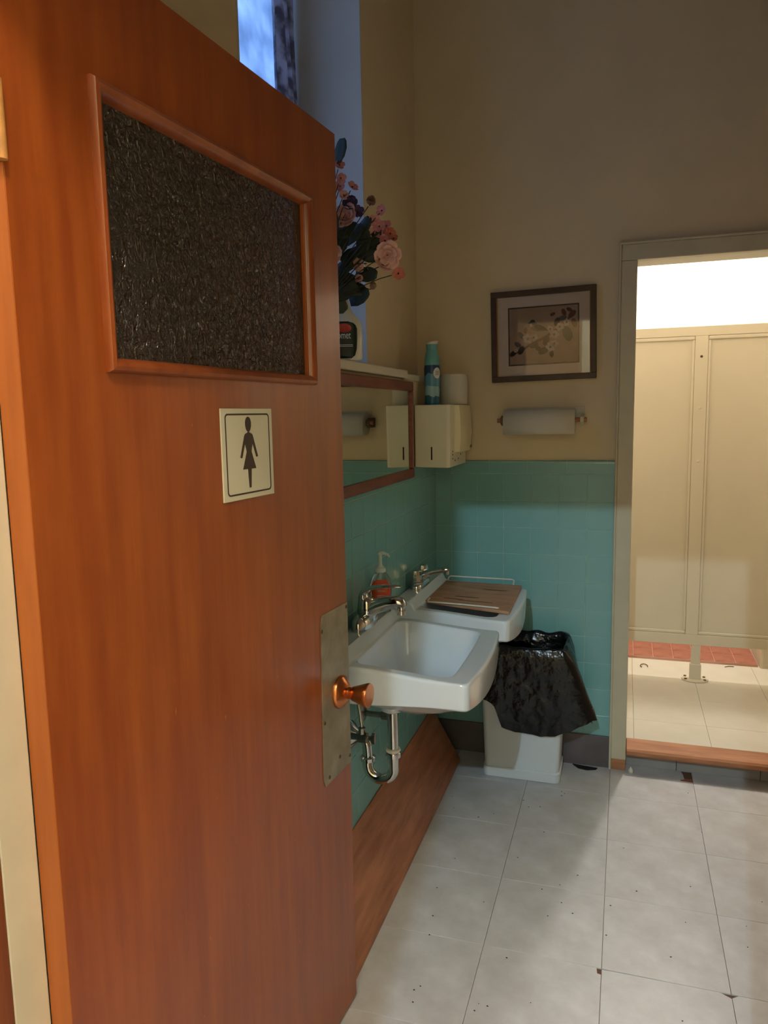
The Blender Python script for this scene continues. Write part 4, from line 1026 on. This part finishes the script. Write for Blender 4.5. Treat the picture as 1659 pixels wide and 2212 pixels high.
vx, vy = -.03, -1.145
va = empty('flower_vase', (vx, vy, LEDGE_Z), 'small dark vase on the window ledge behind the open door', 'vase')
VASE = mat('vase_glaze', srgb(86, 70, 60), .3, var=.15)
MB().lathe([(.030, .0), (.034, .004), (.044, .05), (.040, .09), (.026, .12), (.030, .135), (.027, .135), (.020, .118), (.030, .06), (.004, .02)], (vx, vy, LEDGE_Z+.0005), seg=28).build('vase_body', VASE, va, smooth=45)
bq = empty('artificial_bouquet', (vx, vy, LEDGE_Z+.1), 'bouquet of faded pink artificial flowers on the ledge by the window', 'flowers')
MCOL = {n: mat('petal_'+n, srgb(*c), .7, var=.14, vscale=30) for n, c in {'pink': (206, 136, 136), 'pale': (228, 176, 160), 'rose': (214, 158, 146), 'purple': (74, 54, 88), 'salmon': (206, 120, 100), 'olive': (138, 104, 80)}.items()}
LEAFM = mat('fabric_leaf', srgb(48, 56, 36), .6, var=.25, vscale=20); STEM = mat('plastic_stem', srgb(50, 54, 34), .6, var=.15)
def petal(m, c, d, upv, L_, W_, cup):
    d = d.normalized(); sdv = d.cross(upv)
    if sdv.length < 1e-3: sdv = Vector((1, 0, 0))
    sdv.normalize(); nn = sdv.cross(d); rows_ = []
    for t in (0, .3, .62, .88, 1.0):
        wdt = W_*(.25+.75*math.sin(math.pi*min(.98, .12+.74*t)))*(1 if t < .95 else .72)
        p0 = c + d*(L_*t) + nn*(cup*L_*t*t)
        rows_.append([p0 + sdv*(wdt*q) + nn*(cup*.5*wdt*abs(q)) for q in (-1, -.4, .4, 1)])
    m.loft(rows_, False, False, False)
def flower(c, r, mt, kind, rs):
    m = MB(); c = Vector(c)
    ax = Vector((CAM.x-c.x, CAM.y-c.y, .1+rs.uniform(-.5, .9))).normalized()
    ax = (ax + Vector((rs.uniform(-.6, .6), rs.uniform(-.4, .4), rs.uniform(-.3, .5)))).normalized()
    h = Vector((0, 0, 1)) if abs(ax.z) < .8 else Vector((1, 0, 0)); e1 = (h-ax*h.dot(ax)).normalized(); e2 = ax.cross(e1)
    layers = {'rose': ((1.0, .25, 6), (.75, .7, 5), (.5, 1.4, 4), (.3, 2.6, 3)), 'open': ((1.0, .3, 6), (.6, .9, 4)), 'small': ((1.0, .3, 5),), 'bud': ((1.0, 2.6, 5), (.7, 3.4, 3))}[kind]
    ph = rs.uniform(0, 6)
    for sc, lift, n in layers:
        for k in range(n):
            a = ph+sc*3+2*math.pi*k/n; d = e1*math.cos(a)+e2*math.sin(a)+ax*lift*.55
            petal(m, c, d, ax, r*sc*rs.uniform(.9, 1.1)*1.1, r*sc*.52, .28)
    o = m.build('flower_head', mt, bq, smooth=60)
    sm = o.modifiers.new('t', 'SOLIDIFY'); sm.thickness = .0008
    if kind in ('small', 'open'):
        MB().lathe([(r*.14, 0), (r*.16, r*.1), (r*.05, r*.22)], c+ax*r*.06, ax, seg=8).build('flower_centre', STEM, o, smooth=60)
    return o
FL = [(0.021,-1.083,2.089,.013,'pink','small'),(0.023,-1.082,2.057,.014,'pink','small'),(0.022,-1.082,2.036,.014,'pink','small'),(0.051,-1.072,2.033,.016,'pink','small'),(0.030,-1.08,2.013,.013,'rose','small'),
 (0.046,-1.073,1.992,.021,'purple','rose'),(0.063,-1.068,1.972,.016,'purple','small'),(0.035,-1.077,1.957,.031,'rose','rose'),(0.096,-1.055,1.992,.024,'olive','bud'),(0.124,-1.043,1.974,.015,'pink','small'),
 (0.104,-1.052,1.945,.016,'pink','small'),(0.117,-1.047,1.933,.016,'pink','open'),(0.100,-1.053,1.915,.014,'rose','small'),(0.119,-1.046,1.912,.017,'pink','open'),(0.135,-1.04,1.934,.015,'salmon','small'),(0.143,-1.037,1.914,.016,'salmon','open'),(0.152,-1.034,1.902,.013,'salmon','small'),(0.130,-1.043,1.897,.016,'pink','open'),
 (0.139,-1.045,1.860,.036,'pale','rose'),(0.124,-1.050,1.832,.026,'pale','open'),(0.060,-1.068,1.833,.018,'pale','rose'),(0.090,-1.057,1.822,.010,'rose','bud'),(0.063,-1.067,1.794,.021,'rose','bud'),(0.098,-1.054,1.773,.017,'olive','bud'),(0.162,-1.03,1.812,.017,'salmon','small'),
 (-.03,-1.12,2.04,.03,'pink','open'),(-.05,-1.17,1.98,.034,'pale','rose'),(-.09,-1.18,1.93,.03,'rose','rose'),(-.01,-1.20,1.90,.034,'pink','open'),(-.07,-1.10,1.88,.03,'salmon','open'),(.03,-1.19,1.84,.03,'pale','rose')]
rs = random.Random(11); root = Vector((vx, vy, LEDGE_Z+.10))
for x, y, z, r, cn_, kd in FL:
    flower((x, y, z), r, MCOL[cn_], kd, rs)
    c = Vector((x, y, z)); mid = (root+c)/2+Vector((-.02, -.01, .03))
    st = [root+Vector((rs.uniform(-.008, .008), rs.uniform(-.008, .008), 0))]+[(root*(1-t)**2+mid*2*t*(1-t)+c*t*t) for t in (.3, .55, .8, .97)]
    MB().tube(st, .0013, 6).build('stem', STEM, bq, smooth=60)
LV = [(.047,-1.073,1.905),(.076,-1.062,1.882),(.035,-1.078,1.850),(.071,-1.064,1.92),(.028,-1.08,1.80),(.05,-1.07,1.86),(.09,-1.06,1.86),(.022,-1.085,1.76),(.058,-1.069,1.745),(.10,-1.05,1.885),(.03,-1.08,1.92),(.06,-1.07,1.835),(.02,-1.09,1.88),(.085,-1.06,1.905),(.04,-1.08,1.775),(.024,-1.082,2.11),(.075,-1.065,1.81),(-.03,-1.12,1.95),(-.06,-1.14,1.86),(0,-1.13,1.84),(-.01,-1.1,1.79),(.015,-1.09,1.82),(.01,-1.1,1.93),(.005,-1.09,1.74)]
for x, y, z in LV:
    m = MB(); c = Vector((x, y, z)); d = (c-root+Vector((rs.uniform(-.1, .1), rs.uniform(-.1, .1), rs.uniform(-.16, .02)))).normalized()
    petal(m, c-d*.022, d, Vector((rs.uniform(-.6, .6), -1, rs.uniform(-.2, .6))), .066, .021, rs.uniform(-.1, .25))
    o = m.build('leaf', LEAFM, bq, smooth=60); sm = o.modifiers.new('t', 'SOLIDIFY'); sm.thickness = .0008
